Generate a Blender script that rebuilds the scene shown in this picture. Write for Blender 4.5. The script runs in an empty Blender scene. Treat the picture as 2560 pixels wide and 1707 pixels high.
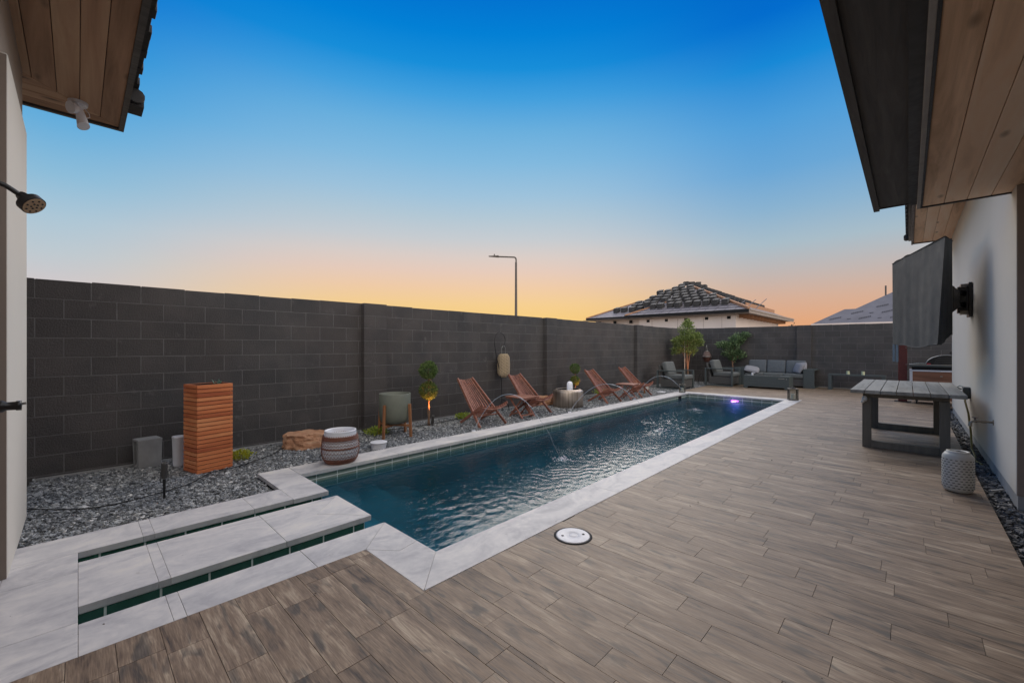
import bpy, math, random
import numpy as np
from mathutils import Vector, Matrix
random.seed(7); RNG = np.random.default_rng(11)
PI = math.pi
sc = bpy.context.scene
C = sc.collection
def S(r, g, b):
    return tuple(((c/255/12.92) if c/255 <= .04045 else ((c/255+.055)/1.055)**2.4) for c in (r, g, b))+(1,)

# ---------------------------------------------------------------- camera
TH = math.atan((2271-1280)/1037)
cam = bpy.data.cameras.new('camera'); co = bpy.data.objects.new('camera', cam); C.objects.link(co)
cam.sensor_width = 36; cam.lens = 36*1037/2560; cam.shift_y = 12.5/2560; cam.clip_start = .02; cam.clip_end = 3000
co.location = (0, 0, 1.33); co.rotation_euler = (PI/2, 0, TH)
sc.camera = co
sc.view_settings.view_transform = 'Standard'; sc.view_settings.look = 'None'
sc.view_settings.exposure = 0; sc.view_settings.gamma = 1
# ---------------------------------------------------------------- node helper
class NT:
    def __init__(s, tree): s.t = tree; s.n = tree.nodes; s.l = tree.links
    def new(s, typ, **kw):
        n = s.n.new(typ)
        for k, v in kw.items():
            if k == 'inp':
                for a, b in v.items(): s.put(n, a, b)
            else: setattr(n, k, v)
        return n
    def put(s, n, a, b):
        if isinstance(b, bpy.types.NodeSocket): s.l.new(b, n.inputs[a])
        elif b is not None: n.inputs[a].default_value = b
    def math(s, op, a, b=None, clamp=False):
        n = s.n.new('ShaderNodeMath'); n.operation = op; n.use_clamp = clamp
        s.put(n, 0, a); s.put(n, 1, b); return n.outputs[0]
    def mix(s, f, a, b, mode='MIX'):
        n = s.n.new('ShaderNodeMix'); n.data_type = 'RGBA'; n.blend_type = mode
        s.put(n, 0, f); s.put(n, 6, a); s.put(n, 7, b); return n.outputs[2]
    def ramp(s, f, stops, interp='LINEAR'):
        n = s.n.new('ShaderNodeValToRGB'); cr = n.color_ramp; cr.interpolation = interp
        while len(cr.elements) < len(stops): cr.elements.new(1)
        for e, (p, c) in zip(cr.elements, stops):
            e.position = p; e.color = c if len(c) == 4 else tuple(c)+(1,)
        s.put(n, 0, f); return n.outputs[0]
    def noise(s, vec=None, scale=5, detail=3, rough=.55, dist=0):
        n = s.n.new('ShaderNodeTexNoise'); s.put(n, 'Vector', vec)
        n.inputs['Scale'].default_value = scale; n.inputs['Detail'].default_value = detail
        n.inputs['Roughness'].default_value = rough; n.inputs['Distortion'].default_value = dist
        return n.outputs[0]
    def mapping(s, vec, scale=(1, 1, 1), loc=(0, 0, 0), rot=(0, 0, 0)):
        n = s.n.new('ShaderNodeMapping'); s.put(n, 'Vector', vec)
        n.inputs['Scale'].default_value = scale; n.inputs['Location'].default_value = loc; n.inputs['Rotation'].default_value = rot
        return n.outputs[0]
# ---------------------------------------------------------------- world
w = bpy.data.worlds.new('World'); sc.world = w; w.use_nodes = True
N = NT(w.node_tree); N.n.clear()
tc = N.new('ShaderNodeTexCoord').outputs['Generated']
sep = N.new('ShaderNodeSeparateXYZ', inp={0: tc})
X, Y, Z = sep.outputs
hl = N.math('SQRT', N.math('ADD', N.math('MULTIPLY', X, X), N.math('MULTIPLY', Y, Y)))
def azdot(ax, ay):
    d = N.math('ADD', N.math('MULTIPLY', X, ax), N.math('MULTIPLY', Y, ay))
    return N.math('DIVIDE', d, N.math('MAXIMUM', hl, .001))
A_ = [(0, S(243, 198, 122)), (.07, S(244, 204, 130)), (.10, S(243, 205, 144)), (.14, S(238, 202, 167)), (.176, S(229, 202, 186)),
      (.21, S(217, 204, 198)), (.248, S(198, 203, 208)), (.295, S(178, 199, 213)), (.339, S(158, 194, 219)), (.402, S(130, 185, 222)),
      (.459, S(106, 175, 221)), (.512, S(66, 159, 221)), (.555, S(22, 142, 217)), (.60, S(0, 128, 213)), (.65, S(0, 112, 206)), (.75, S(0, 104, 198)), (1, S(10, 95, 185))]
B_ = [(0, S(226, 160, 115)), (.05, S(225, 167, 126)), (.099, S(213, 175, 152)), (.145, S(194, 181, 176)), (.206, S(168, 188, 200)), (.27, S(138, 178, 208)),
      (.34, S(105, 166, 214)), (.42, S(78, 157, 217)), (.5, S(22, 136, 214)), (.565, S(0, 108, 205)), (.7, S(0, 92, 190)), (1, S(10, 95, 185))]
L_ = [(0, S(226, 188, 165)), (.05, S(222, 192, 176)), (.10, S(207, 199, 200)), (.15, S(190, 201, 208)), (.206, S(172, 198, 214)), (.27, S(140, 188, 217)),
      (.34, S(104, 174, 219)), (.40, S(66, 160, 219)), (.459, S(22, 143, 217)), (.53, S(0, 118, 210)), (.7, S(0, 100, 196)), (1, S(10, 95, 185))]
top = [(.75, S(0, 104, 198)), (.9, S(120, 140, 165)), (1, S(190, 190, 190))]
A_ = A_[:-2]+[(.72, S(0, 104, 198)), (.86, S(150, 165, 185)), (1, S(215, 212, 206))]
B_ = B_[:-2]+[(.68, S(0, 92, 190)), (.84, S(150, 165, 185)), (1, S(215, 212, 206))]
L_ = L_[:-2]+[(.70, S(0, 100, 196)), (.85, S(150, 165, 185)), (1, S(215, 212, 206))]
ra = N.ramp(Z, A_); rb0 = N.ramp(Z, B_); rl = N.ramp(Z, L_)
fs_ = N.new('ShaderNodeMapRange', inp={0: N.math('DIVIDE', N.math('ADD', N.math('MULTIPLY', X, .616), N.math('MULTIPLY', Y, .787)), N.math('MAXIMUM', hl, .001)), 1: -.35, 2: .35}); fs_.interpolation_type = 'SMOOTHSTEP'
rb = N.mix(fs_.outputs[0], rl, rb0)
fa = N.new('ShaderNodeMapRange', inp={0: azdot(-.787, .616), 1: .76, 2: .998}); fa.interpolation_type = 'SMOOTHSTEP'
front = N.mix(fa.outputs[0], rb, ra)
# unseen sky beside and behind the camera, brightened as an added fill light
back = N.ramp(Z, [(0, (1.45, 1.2, 1.06, 1)), (.25, (2.1, 1.95, 1.82, 1)), (.7, (1.8, 1.75, 1.72, 1)), (1, S(215, 212, 206))])
fb = N.new('ShaderNodeMapRange', inp={0: azdot(.94, -.34), 1: -.1, 2: .75}); fb.interpolation_type = 'SMOOTHSTEP'
skyc = N.mix(fb.outputs[0], front, back)
nish = N.new('ShaderNodeTexSky', sky_type='NISHITA', sun_disc=False, sun_elevation=math.radians(6), sun_rotation=math.radians(-38))
ns = N.new('ShaderNodeVectorMath', operation='SCALE', inp={0: nish.outputs[0]}); ns.inputs['Scale'].default_value = .0006
tot = N.new('ShaderNodeVectorMath', operation='ADD', inp={0: skyc, 1: ns.outputs[0]})
bg = N.new('ShaderNodeBackground', inp={0: tot.outputs[0], 1: 1.0})
ow = N.new('ShaderNodeOutputWorld', inp={0: bg.outputs[0]})
# soft afterglow light from the sunset side
sl = bpy.data.lights.new('sun', 'SUN'); so = bpy.data.objects.new('sun', sl); C.objects.link(so)
sl.energy = 1.85; sl.angle = math.radians(42); sl.color = (1, .90, .80)
d = Vector((.42, -.72, -.62)).normalized()
so.rotation_euler = d.to_track_quat('-Z', 'Y').to_euler()

# ---------------------------------------------------------------- materials
MATS = {}
def newmat(name):
    m = bpy.data.materials.new(name); m.use_nodes = True
    n = NT(m.node_tree); n.n.clear()
    o = n.new('ShaderNodeOutputMaterial'); b = n.new('ShaderNodeBsdfPrincipled')
    n.l.new(b.outputs[0], o.inputs[0]); MATS[name] = m
    return m, n, b, o
def bump(n, b, h, strength=.5, dist=.01):
    bp = n.new('ShaderNodeBump', inp={'Height': h, 'Strength': strength, 'Distance': dist}); n.l.new(bp.outputs[0], b.inputs['Normal']); return bp
def plain(name, col, rough=.6, var=.15, scale=8, metal=0, bmp=0, bscale=60, spec=.5, coat=0):
    m, n, b, o = newmat(name)
    tc = n.new('ShaderNodeTexCoord').outputs['Object']
    nz = n.noise(tc, scale, 4)
    c1 = tuple(c*(1-var) for c in col[:3])+(1,); c2 = tuple(min(1, c*(1+var)) for c in col[:3])+(1,)
    n.l.new(n.ramp(nz, [(.3, c1), (.7, c2)]), b.inputs['Base Color'])
    n.put(b, 'Roughness', n.ramp(n.noise(tc, scale*2.3, 3), [(.3, (max(0, rough-.07),)*3), (.7, (min(1, rough+.07),)*3)]))
    b.inputs['Metallic'].default_value = metal; b.inputs['Specular IOR Level'].default_value = spec
    b.inputs['Coat Weight'].default_value = coat
    if bmp: bump(n, b, n.noise(tc, bscale, 4), bmp, .004)
    return m
def island(n): return n.new('ShaderNodeNewGeometry').outputs['Random Per Island']
def wood(name, cols, axis=0, rough=.5, streak=14, knots=False, isl=True, bmp=.15, contrast=1.0):
    """grain runs along axis"""
    m, n, b, o = newmat(name)
    tc = n.new('ShaderNodeTexCoord').outputs['Object']
    sc3 = [streak]*3; sc3[axis] = streak*.07
    r = island(n)
    off = n.new('ShaderNodeVectorMath', operation='ADD', inp={0: tc})
    cmb = n.new('ShaderNodeCombineXYZ', inp={0: n.math('MULTIPLY', r, 37.0), 1: n.math('MULTIPLY', r, 91.0), 2: n.math('MULTIPLY', r, 53.0)})
    n.l.new(cmb.outputs[0], off.inputs[1])
    v = n.mapping(off.outputs[0], scale=tuple(sc3))
    g = n.noise(v, 1.0, 6, .62, .6)
    big = n.noise(n.mapping(off.outputs[0], scale=tuple(s*.16 for s in sc3)), 1.5, 3)
    f = n.math('ADD', n.math('MULTIPLY', g, .65), n.math('MULTIPLY', big, .45))
    f = n.math('ADD', f, n.math('MULTIPLY', n.math('SUBTRACT', r, .5), .22 if isl else 0))
    col = n.ramp(f, [(.36, cols[0]), (.54, cols[1]), (.74, cols[2])])
    if knots:
        vo = n.new('ShaderNodeTexVoronoi', inp={'Vector': n.mapping(off.outputs[0], scale=tuple((5 if i != axis else 1.7) for i in range(3))), 'Scale': 1.0})
        k = n.ramp(vo.outputs['Distance'], [(.03, (1, 1, 1)), (.15, (0, 0, 0))])
        col = n.mix(n.math('MULTIPLY', k, .85), col, tuple(c*.22 for c in cols[0][:3])+(1,))
    n.l.new(col, b.inputs['Base Color']); b.inputs['Roughness'].default_value = rough
    if bmp: bump(n, b, g, bmp, .003)
    return m

def stuccomat(name, col, bscale=220, rough=.9):
    m, n, b, o = newmat(name)
    tc = n.new('ShaderNodeTexCoord').outputs['Object']
    n.l.new(n.mix(n.noise(tc, 1.3, 5), tuple(c*.9 for c in col[:3])+(1,), col), b.inputs['Base Color'])
    b.inputs['Roughness'].default_value = rough
    bump(n, b, n.noise(tc, bscale, 3), .35, .004); return m

# wood look porcelain deck tile: grain along x, one random tone per tile
def deckmat():
    m, n, b, o = newmat('deck_tile')
    tc = n.new('ShaderNodeTexCoord').outputs['Object']; r = island(n)
    cmb = n.new('ShaderNodeCombineXYZ', inp={0: n.math('MULTIPLY', r, 77.0), 1: n.math('MULTIPLY', r, 191.0), 2: 0.0})
    off = n.new('ShaderNodeVectorMath', operation='ADD', inp={0: tc, 1: cmb.outputs[0]}).outputs[0]
    fine = n.noise(n.mapping(off, scale=(6, 85, 1)), 1, 6, .68, .5)
    med = n.noise(n.mapping(off, scale=(2.6, 15, 1)), 1, 4, .6, .8)
    big = n.noise(n.mapping(off, scale=(1.7, 6, 1)), 1, 3, .5, .5)
    f = n.math('ADD', n.math('ADD', n.math('MULTIPLY', fine, .40), n.math('MULTIPLY', med, .48)), n.math('MULTIPLY', big, .24))
    f = n.math('ADD', f, n.math('MULTIPLY', n.math('SUBTRACT', r, .5), .09))
    col = n.ramp(f, [(.41, (.060, .047, .037)), (.47, (.135, .097, .069)), (.53, (.205, .150, .106)), (.60, (.255, .190, .137)), (.70, (.42, .345, .265))])
    dark = n.ramp(n.noise(n.mapping(off, scale=(3.4, 13, 1)), 1, 3, .5, 1.2), [(.57, (0, 0, 0)), (.69, (1, 1, 1))])
    col = n.mix(n.math('MULTIPLY', dark, .66), col, (.055, .054, .050, 1))
    vo = n.new('ShaderNodeTexVoronoi', inp={'Vector': n.mapping(off, scale=(2.2, 6.5, 1)), 'Scale': 1.0})
    kn = n.ramp(vo.outputs['Distance'], [(.02, (1, 1, 1)), (.11, (0, 0, 0))])
    col = n.mix(n.math('MULTIPLY', kn, .65), col, (.06, .05, .042, 1))
    col = n.mix(1.0, col, (1.0, .965, .91, 1), 'MULTIPLY')
    hf = n.ramp(n.noise(n.mapping(off, scale=(11, 210, 1)), 1, 3, .6), [(.35, (.72, .70, .68)), (.6, (1.14, 1.14, 1.14))])
    col = n.mix(.8, col, hf, 'MULTIPLY')
    n.l.new(col, b.inputs['Base Color'])
    n.put(b, 'Roughness', n.ramp(fine, [(.3, (.46,)*3), (.7, (.62,)*3)])); b.inputs['Specular IOR Level'].default_value = .38
    bump(n, b, fine, .12, .003); return m

def stonemat():
    m, n, b, o = newmat('marble_coping')
    tc = n.new('ShaderNodeTexCoord').outputs['Object']; r = island(n)
    cmb = n.new('ShaderNodeCombineXYZ', inp={0: n.math('MULTIPLY', r, 17.0), 1: n.math('MULTIPLY', r, 31.0), 2: 0.0})
    off = n.new('ShaderNodeVectorMath', operation='ADD', inp={0: tc, 1: cmb.outputs[0]}).outputs[0]
    a = n.noise(n.mapping(off, scale=(2.2, 1.1, 1)), 1.6, 6, .62, 1.6)
    c = n.noise(off, 23, 5, .6)
    f = n.math('ADD', n.math('MULTIPLY', a, .8), n.math('MULTIPLY', c, .2))
    f = n.math('ADD', f, n.math('MULTIPLY', n.math('SUBTRACT', r, .5), .08))
    col = n.ramp(f, [(.33, (.40, .39, .405)), (.46, (.535, .52, .52)), (.56, (.63, .605, .59)), (.66, (.70, .665, .62))])
    st = n.ramp(n.noise(tc, 6.5, 5, .7), [(.66, (0, 0, 0)), (.76, (1, 1, 1))])
    col = n.mix(n.math('MULTIPLY', st, .35), col, (.24, .21, .18, 1))
    sp = n.ramp(n.noise(tc, 42, 2), [(.74, (0, 0, 0)), (.78, (1, 1, 1))])
    col = n.mix(n.math('MULTIPLY', sp, .5), col, (.13, .11, .10, 1))
    n.l.new(col, b.inputs['Base Color']); b.inputs['Roughness'].default_value = .55
    bump(n, b, c, .12, .003); return m

def watermat():
    m, n, b, o = newmat('pool_water'); n.n.remove(b)
    tc = n.new('ShaderNodeTexCoord').outputs['Object']
    h = n.noise(n.mapping(tc, scale=(1.3, 1, 1), rot=(0, 0, .6)), 30, 3, .55, .3)
    bp = n.new('ShaderNodeBump', inp={'Height': h, 'Strength': .5, 'Distance': .004})
    fr = n.new('ShaderNodeFresnel', inp={'IOR': 1.38, 'Normal': bp.outputs[0]})
    gl = n.new('ShaderNodeBsdfGlossy', inp={'Color': (1, 1, 1, 1), 'Roughness': .03, 'Normal': bp.outputs[0]})
    rf = n.new('ShaderNodeBsdfRefraction', inp={'Color': (.68, .93, .99, 1), 'Roughness': .02, 'IOR': 1.33, 'Normal': bp.outputs[0]})
    tr = n.new('ShaderNodeBsdfTransparent', inp={'Color': (.68, .93, .99, 1)})
    rt = n.new('ShaderNodeMixShader', inp={0: .45, 1: tr.outputs[0], 2: rf.outputs[0]})
    mx = n.new('ShaderNodeMixShader', inp={0: n.math('MULTIPLY', fr.outputs[0], .66, True), 1: rt.outputs[0], 2: gl.outputs[0]})
    n.l.new(mx.outputs[0], o.inputs[0])
    return m

def leafmat(name, cols, rough=.5):
    m, n, b, o = newmat(name)
    r = island(n)
    n.l.new(n.ramp(r, [(i/(len(cols)-1), c) for i, c in enumerate(cols)]), b.inputs['Base Color'])
    b.inputs['Roughness'].default_value = rough
    b.inputs['Subsurface Weight'].default_value = 0
    tr = n.new('ShaderNodeBsdfTranslucent'); n.l.new(n.ramp(r, [(0, tuple(c*1.2 for c in cols[0][:3])), (1, tuple(c*1.4 for c in cols[-1][:3]))]), tr.inputs[0])
    mx = n.new('ShaderNodeMixShader', inp={0: .25, 1: b.outputs[0], 2: tr.outputs[0]}); n.l.new(mx.outputs[0], o.inputs[0])
    return m
def gravelmat(name, stops):
    m, n, b, o = newmat(name)
    r = island(n); tc = n.new('ShaderNodeTexCoord').outputs['Object']
    col = n.ramp(r, stops)
    col = n.mix(1.0, col, n.ramp(n.noise(tc, 130, 3), [(.3, (.75, .75, .75)), (.7, (1.25, 1.25, 1.25))]), 'MULTIPLY')
    patch = n.ramp(n.noise(tc, 1.4, 3), [(.35, (.82, .84, .88)), (.65, (1.15, 1.13, 1.1))])
    n.l.new(n.mix(1.0, col, patch, 'MULTIPLY'), b.inputs['Base Color']); b.inputs['Roughness'].default_value = .62
    return m
def emis(name, col, st):
    m, n, b, o = newmat(name); b.inputs['Base Color'].default_value = (.8, .8, .8, 1)
    b.inputs['Emission Color'].default_value = col; b.inputs['Emission Strength'].default_value = st; return m
def glassmat():
    m, n, b, o = newmat('lantern_glass')
    tr = n.new('ShaderNodeBsdfTransparent', inp={0: (.93, .95, .95, 1)}); gl = n.new('ShaderNodeBsdfGlossy', inp={'Roughness': .02})
    fr = n.new('ShaderNodeFresnel', inp={0: 1.45}); mx = n.new('ShaderNodeMixShader', inp={0: fr.outputs[0], 1: tr.outputs[0], 2: gl.outputs[0]})
    n.l.new(mx.outputs[0], o.inputs[0]); return m
def streammat():
    m, n, b, o = newmat('water_stream')
    tr = n.new('ShaderNodeBsdfTransparent', inp={0: (.9, .95, 1, 1)})
    b.inputs['Base Color'].default_value = (.75, .8, .85, 1); b.inputs['Roughness'].default_value = .08; b.inputs['Specular IOR Level'].default_value = .8
    mx = n.new('ShaderNodeMixShader', inp={0: .50, 1: tr.outputs[0], 2: b.outputs[0]}); n.l.new(mx.outputs[0], o.inputs[0]); return m

M_deck = deckmat(); M_stone = stonemat(); M_water = watermat()
M_grout = plain('grout', (.085, .07, .058), .9, .2)
M_stucco = stuccomat('white_stucco', (.64, .60, .535, 1))
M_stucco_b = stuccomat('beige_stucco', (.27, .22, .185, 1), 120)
M_conc = plain('concrete', (.30, .30, .30), .85, .18, 5, bmp=.3)
M_soil = plain('earth', (.05, .05, .052), .95, .2)
M_ground = plain('ground_dirt', (.22, .17, .12), .95, .25, .3)
M_gravel = gravelmat('slate_chips', [(0, (.08, .085, .092)), (.4, (.19, .20, .21)), (.8, (.33, .345, .355)), (.97, (.50, .50, .50)), (1, (.68, .67, .65))])
M_gravel_d = gravelmat('dark_slate_chips', [(0, (.025, .028, .03)), (.6, (.075, .08, .085)), (1, (.22, .22, .22))])
M_cedar = wood('cedar_soffit', [(.50, .30, .17, 1), (.86, .58, .38, 1), (.92, .72, .54, 1)], 0, .62, 9, True)
M_cedar_y = wood('cedar_soffit_lengthwise', [(.50, .30, .17, 1), (.86, .58, .38, 1), (.92, .72, .54, 1)], 1, .62, 9, True)
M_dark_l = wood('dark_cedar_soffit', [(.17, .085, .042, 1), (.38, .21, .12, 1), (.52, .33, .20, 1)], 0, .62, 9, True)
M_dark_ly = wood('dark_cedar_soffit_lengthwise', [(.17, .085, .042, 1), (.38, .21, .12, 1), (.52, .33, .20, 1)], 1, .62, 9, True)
M_fascia = wood('black_fascia', [(.03, .028, .027, 1), (.06, .056, .053, 1), (.10, .094, .088, 1)], 1, .6, 22, False, False, .9)
M_trim = plain('grey_metal_trim', (.30, .28, .26), .5, .1, metal=0)
M_rooftile = plain('roof_tile', (.035, .033, .032), .8, .3, 12, bmp=.3)
M_black = plain('black_metal', (.012, .012, .013), .4, .2)
M_blacksoft = plain('black_matte', (.008, .008, .009), .8, .2)
M_charcoal = plain('charcoal_frame', (.072, .088, .09), .5, .1, 20)
M_steel = plain('grey_steel', (.35, .35, .34), .35, .1, metal=.8)
M_white = plain('white_plastic', (.72, .72, .76), .45, .05)
M_redwood = wood('redwood_slat', [(.42, .10, .035, 1), (.68, .21, .075, 1), (.78, .32, .13, 1)], 0, .5, 18)
M_redwood_y = wood('redwood_slat_side', [(.42, .10, .035, 1), (.68, .21, .075, 1), (.78, .32, .13, 1)], 1, .5, 18)
M_chair = wood('oiled_hardwood', [(.15, .055, .034, 1), (.33, .135, .088, 1), (.48, .235, .17, 1)], 0, .42, 22)
M_acacia = wood('acacia_leg', [(.20, .08, .035, 1), (.36, .16, .07, 1), (.46, .24, .12, 1)], 2, .5, 20)
M_table = wood('weathered_wood', [(.13, .125, .11, 1), (.235, .225, .20, 1), (.34, .33, .30, 1)], 1, .6, 14, True)
M_tableleg = wood('weathered_leg', [(.055, .05, .042, 1), (.09, .083, .07, 1), (.13, .12, .10, 1)], 2, .6, 16)

# ---------------------------------------------------------------- mesh helpers
class MB:
    def __init__(s): s.v = []; s.f = []; s.sm = []
    def add(s, vs, fs, smooth=False):
        o = len(s.v); s.v += [tuple(p) for p in vs]; s.f += [tuple(i+o for i in f) for f in fs]; s.sm += [smooth]*len(fs); return s
    def box(s, x0, x1, y0, y1, z0, z1):
        return s.add([(x0, y0, z0), (x1, y0, z0), (x1, y1, z0), (x0, y1, z0), (x0, y0, z1), (x1, y0, z1), (x1, y1, z1), (x0, y1, z1)],
              [(0, 3, 2, 1), (4, 5, 6, 7), (0, 1, 5, 4), (1, 2, 6, 5), (2, 3, 7, 6), (3, 0, 4, 7)])
    def bar(s, p0, p1, w, t, up=(0, 0, 1), w1=None, t1=None):
        p0 = Vector(p0); p1 = Vector(p1); d = (p1-p0).normalized(); up = Vector(up)
        sx = d.cross(up)
        if sx.length < 1e-4: sx = d.cross(Vector((1, 0, 0)))
        sx.normalize(); uz = sx.cross(d).normalized()
        w1 = w if w1 is None else w1; t1 = t if t1 is None else t1
        vs = []
        for p, a, b_ in ((p0, w, t), (p1, w1, t1)):
            for i, j in ((-1, -1), (1, -1), (1, 1), (-1, 1)): vs.append(p+sx*i*a/2+uz*j*b_/2)
        return s.add(vs, [(3, 2, 1, 0), (4, 5, 6, 7), (0, 1, 5, 4), (1, 2, 6, 5), (2, 3, 7, 6), (3, 0, 4, 7)])
    def cyl(s, p0, p1, r0, r1=None, n=16, caps=True):
        r1 = r0 if r1 is None else r1
        p0 = Vector(p0); p1 = Vector(p1); d = (p1-p0).normalized()
        a = d.orthogonal().normalized(); b_ = d.cross(a)
        vs = []
        for p, r in ((p0, r0), (p1, r1)):
            for i in range(n):
                t = 2*PI*i/n; vs.append(p+a*math.cos(t)*r+b_*math.sin(t)*r)
        s.add(vs, [(i, (i+1) % n, n+(i+1) % n, n+i) for i in range(n)], True)
        if caps:
            s.add(vs[:n], [tuple(range(n-1, -1, -1))]); s.add(vs[n:], [tuple(range(n))])
        return s
    def tube(s, pts, r, n=8, closed=False):
        pts = [Vector(p) for p in pts]; m = len(pts); rs = r if isinstance(r, (list, tuple)) else [r]*m
        vs = []; ref = None
        for i, p in enumerate(pts):
            if closed: d = pts[(i+1) % m]-pts[i-1]
            else: d = pts[min(i+1, m-1)]-pts[max(i-1, 0)]
            d.normalize()
            if ref is None: ref = d.orthogonal().normalized()
            a = (ref-d*ref.dot(d)); 
            if a.length < 1e-5: a = d.orthogonal()
            a.normalize(); ref = a; b_ = d.cross(a)
            for k in range(n):
                t = 2*PI*k/n; vs.append(p+a*math.cos(t)*rs[i]+b_*math.sin(t)*rs[i])
        fs = []
        for i in range(m if closed else m-1):
            j = (i+1) % m
            for k in range(n): fs.append((i*n+k, i*n+(k+1) % n, j*n+(k+1) % n, j*n+k))
        s.add(vs, fs, True)
        if not closed:
            s.add(vs[:n], [tuple(range(n-1, -1, -1))]); s.add(vs[-n:], [tuple(range(n))])
        return s
    def lathe(s, prof, n=40, c=(0, 0, 0), smooth=True):
        vs = []
        for r, z in prof:
            for i in range(n):
                t = 2*PI*i/n; vs.append((c[0]+r*math.cos(t), c[1]+r*math.sin(t), c[2]+z))
        fs = []
        for j in range(len(prof)-1):
            for i in range(n): fs.append((j*n+i, j*n+(i+1) % n, (j+1)*n+(i+1) % n, (j+1)*n+i))
        return s.add(vs, fs, smooth)
    def disc(s, r, z, n=40, c=(0, 0, 0)):
        return s.add([(c[0]+r*math.cos(2*PI*i/n), c[1]+r*math.sin(2*PI*i/n), c[2]+z) for i in range(n)], [tuple(range(n))])
    def prism(s, poly, z0, z1):
        n = len(poly); a = sum(poly[i][0]*poly[(i+1) % n][1]-poly[(i+1) % n][0]*poly[i][1] for i in range(n))
        if a < 0: poly = poly[::-1]
        vs = [(x, y, z0) for x, y in poly]+[(x, y, z1) for x, y in poly]
        return s.add(vs, [tuple(range(n-1, -1, -1)), tuple(range(n, 2*n))]+[(i, (i+1) % n, n+(i+1) % n, n+i) for i in range(n)])
    def ball(s, c, r, n=12, m=8, sc3=(1, 1, 1)):
        vs = []
        for j in range(m+1):
            ph = PI*j/m
            for i in range(n):
                t = 2*PI*i/n; vs.append((c[0]+r*sc3[0]*math.sin(ph)*math.cos(t), c[1]+r*sc3[1]*math.sin(ph)*math.sin(t), c[2]+r*sc3[2]*math.cos(ph)))
        fs = [(j*n+i, (j+1)*n+i, (j+1)*n+(i+1) % n, j*n+(i+1) % n) for j in range(m) for i in range(n)]
        return s.add(vs, fs, True)
    def build(s, name, mat, parent=None, bevel=0, seg=2, loc=None, allsmooth=False):
        me = bpy.data.meshes.new(name); me.from_pydata(s.v, [], s.f); me.update()
        me.polygons.foreach_set('use_smooth', [True]*len(s.f) if allsmooth else s.sm)
        o = bpy.data.objects.new(name, me); C.objects.link(o)
        if mat: me.materials.append(mat)
        if parent: o.parent = parent
        if loc: o.location = loc
        if bevel:
            md = o.modifiers.new('bevel', 'BEVEL'); md.width = bevel; md.segments = seg; md.limit_method = 'ANGLE'; md.angle_limit = math.radians(40)
        return o
def fast(name, V, F, mat, parent=None, smooth=False):
    V = np.asarray(V, dtype=np.float32); F = np.asarray(F, dtype=np.int32); k = F.shape[1]
    me = bpy.data.meshes.new(name); me.vertices.add(len(V)); me.vertices.foreach_set('co', V.ravel())
    me.loops.add(F.size); me.loops.foreach_set('vertex_index', F.ravel())
    me.polygons.add(len(F)); me.polygons.foreach_set('loop_start', np.arange(0, F.size, k, dtype=np.int32))
    me.polygons.foreach_set('use_smooth', np.full(len(F), smooth)); me.update(calc_edges=True); me.validate()
    o = bpy.data.objects.new(name, me); C.objects.link(o); me.materials.append(mat)
    if parent: o.parent = parent
    return o
def thing(name, label, cat, loc=(0, 0, 0), rz=0, group=None):
    o = bpy.data.objects.new(name, None); C.objects.link(o); o.empty_display_size = .1
    o.location = loc; o.rotation_euler = (0, 0, rz); return tag(o, label, cat, group)
def tag(o, label, cat, group=None):
    o['label'] = label; o['category'] = cat
    if group: o['group'] = group
    return o
def struct(o): o['kind'] = 'structure'; return o
def copy_tree(o, parent=None):
    c = o.copy(); C.objects.link(c); c.parent = parent
    for ch in list(o.children): copy_tree(ch, c)
    return c
def clone(src, loc, rz, label, group=None):
    c = copy_tree(src); c.location = loc; c.rotation_euler = (0, 0, rz); c['label'] = label
    if group: c['group'] = group
    return c
def leaves(n, sampler, size, aspect=.38, droop=.3, jit=.35, outward=None):
    """n small bent leaf quads (two quads each) around points from sampler -> V,F"""
    P = sampler(n); D = RNG.normal(size=(n, 3)); D[:, 2] -= droop*0
    if outward is not None: D = D*.7+outward(P)*1.2
    D /= np.linalg.norm(D, axis=1)[:, None]
    W = np.cross(D, RNG.normal(size=(n, 3))); W /= np.linalg.norm(W, axis=1)[:, None]
    Nn = np.cross(D, W)
    L = size*(1+jit*RNG.uniform(-1, 1, n))[:, None]; wd = L*aspect
    a = P; m1 = P+D*L*.5+W*wd*.5+Nn*L*.06; m2 = P+D*L*.5-W*wd*.5+Nn*L*.06; t = P+D*L-Nn*L*.05
    V = np.stack([a, m1, t, m2], 1).reshape(-1, 3); F = np.arange(4*n).reshape(-1, 4)
    return V, F
def ballsampler(c, r, hollow=.35, lump=.18):
    c = np.array(c)
    def f(n):
        d = RNG.normal(size=(n, 3)); d /= np.linalg.norm(d, axis=1)[:, None]
        rr = (hollow+(1-hollow)*RNG.uniform(0, 1, n)**.5)
        ph = np.sin(d[:, 0]*5+c[0]*9)+np.sin(d[:, 1]*6+c[1]*7)+np.sin(d[:, 2]*5.5+1)
        rr = rr*(1+lump*ph/3)
        return c+d*(rr*1.0)[:, None]*np.array(r if hasattr(r, '__len__') else (r, r, r))
    return f
def outw(c):
    c = np.array(c)
    def f(P):
        d = P-c; return d/np.maximum(np.linalg.norm(d, axis=1)[:, None], 1e-6)
    return f
GZ = -.04   # gravel level

# ================================================================= GROUND
b = MB(); b.add([(-600, -600, -1.75), (600, -600, -1.75), (600, 600, -1.75), (-600, 600, -1.75)], [(0, 1, 2, 3)])
struct(b.build('ground', M_ground))
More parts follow.
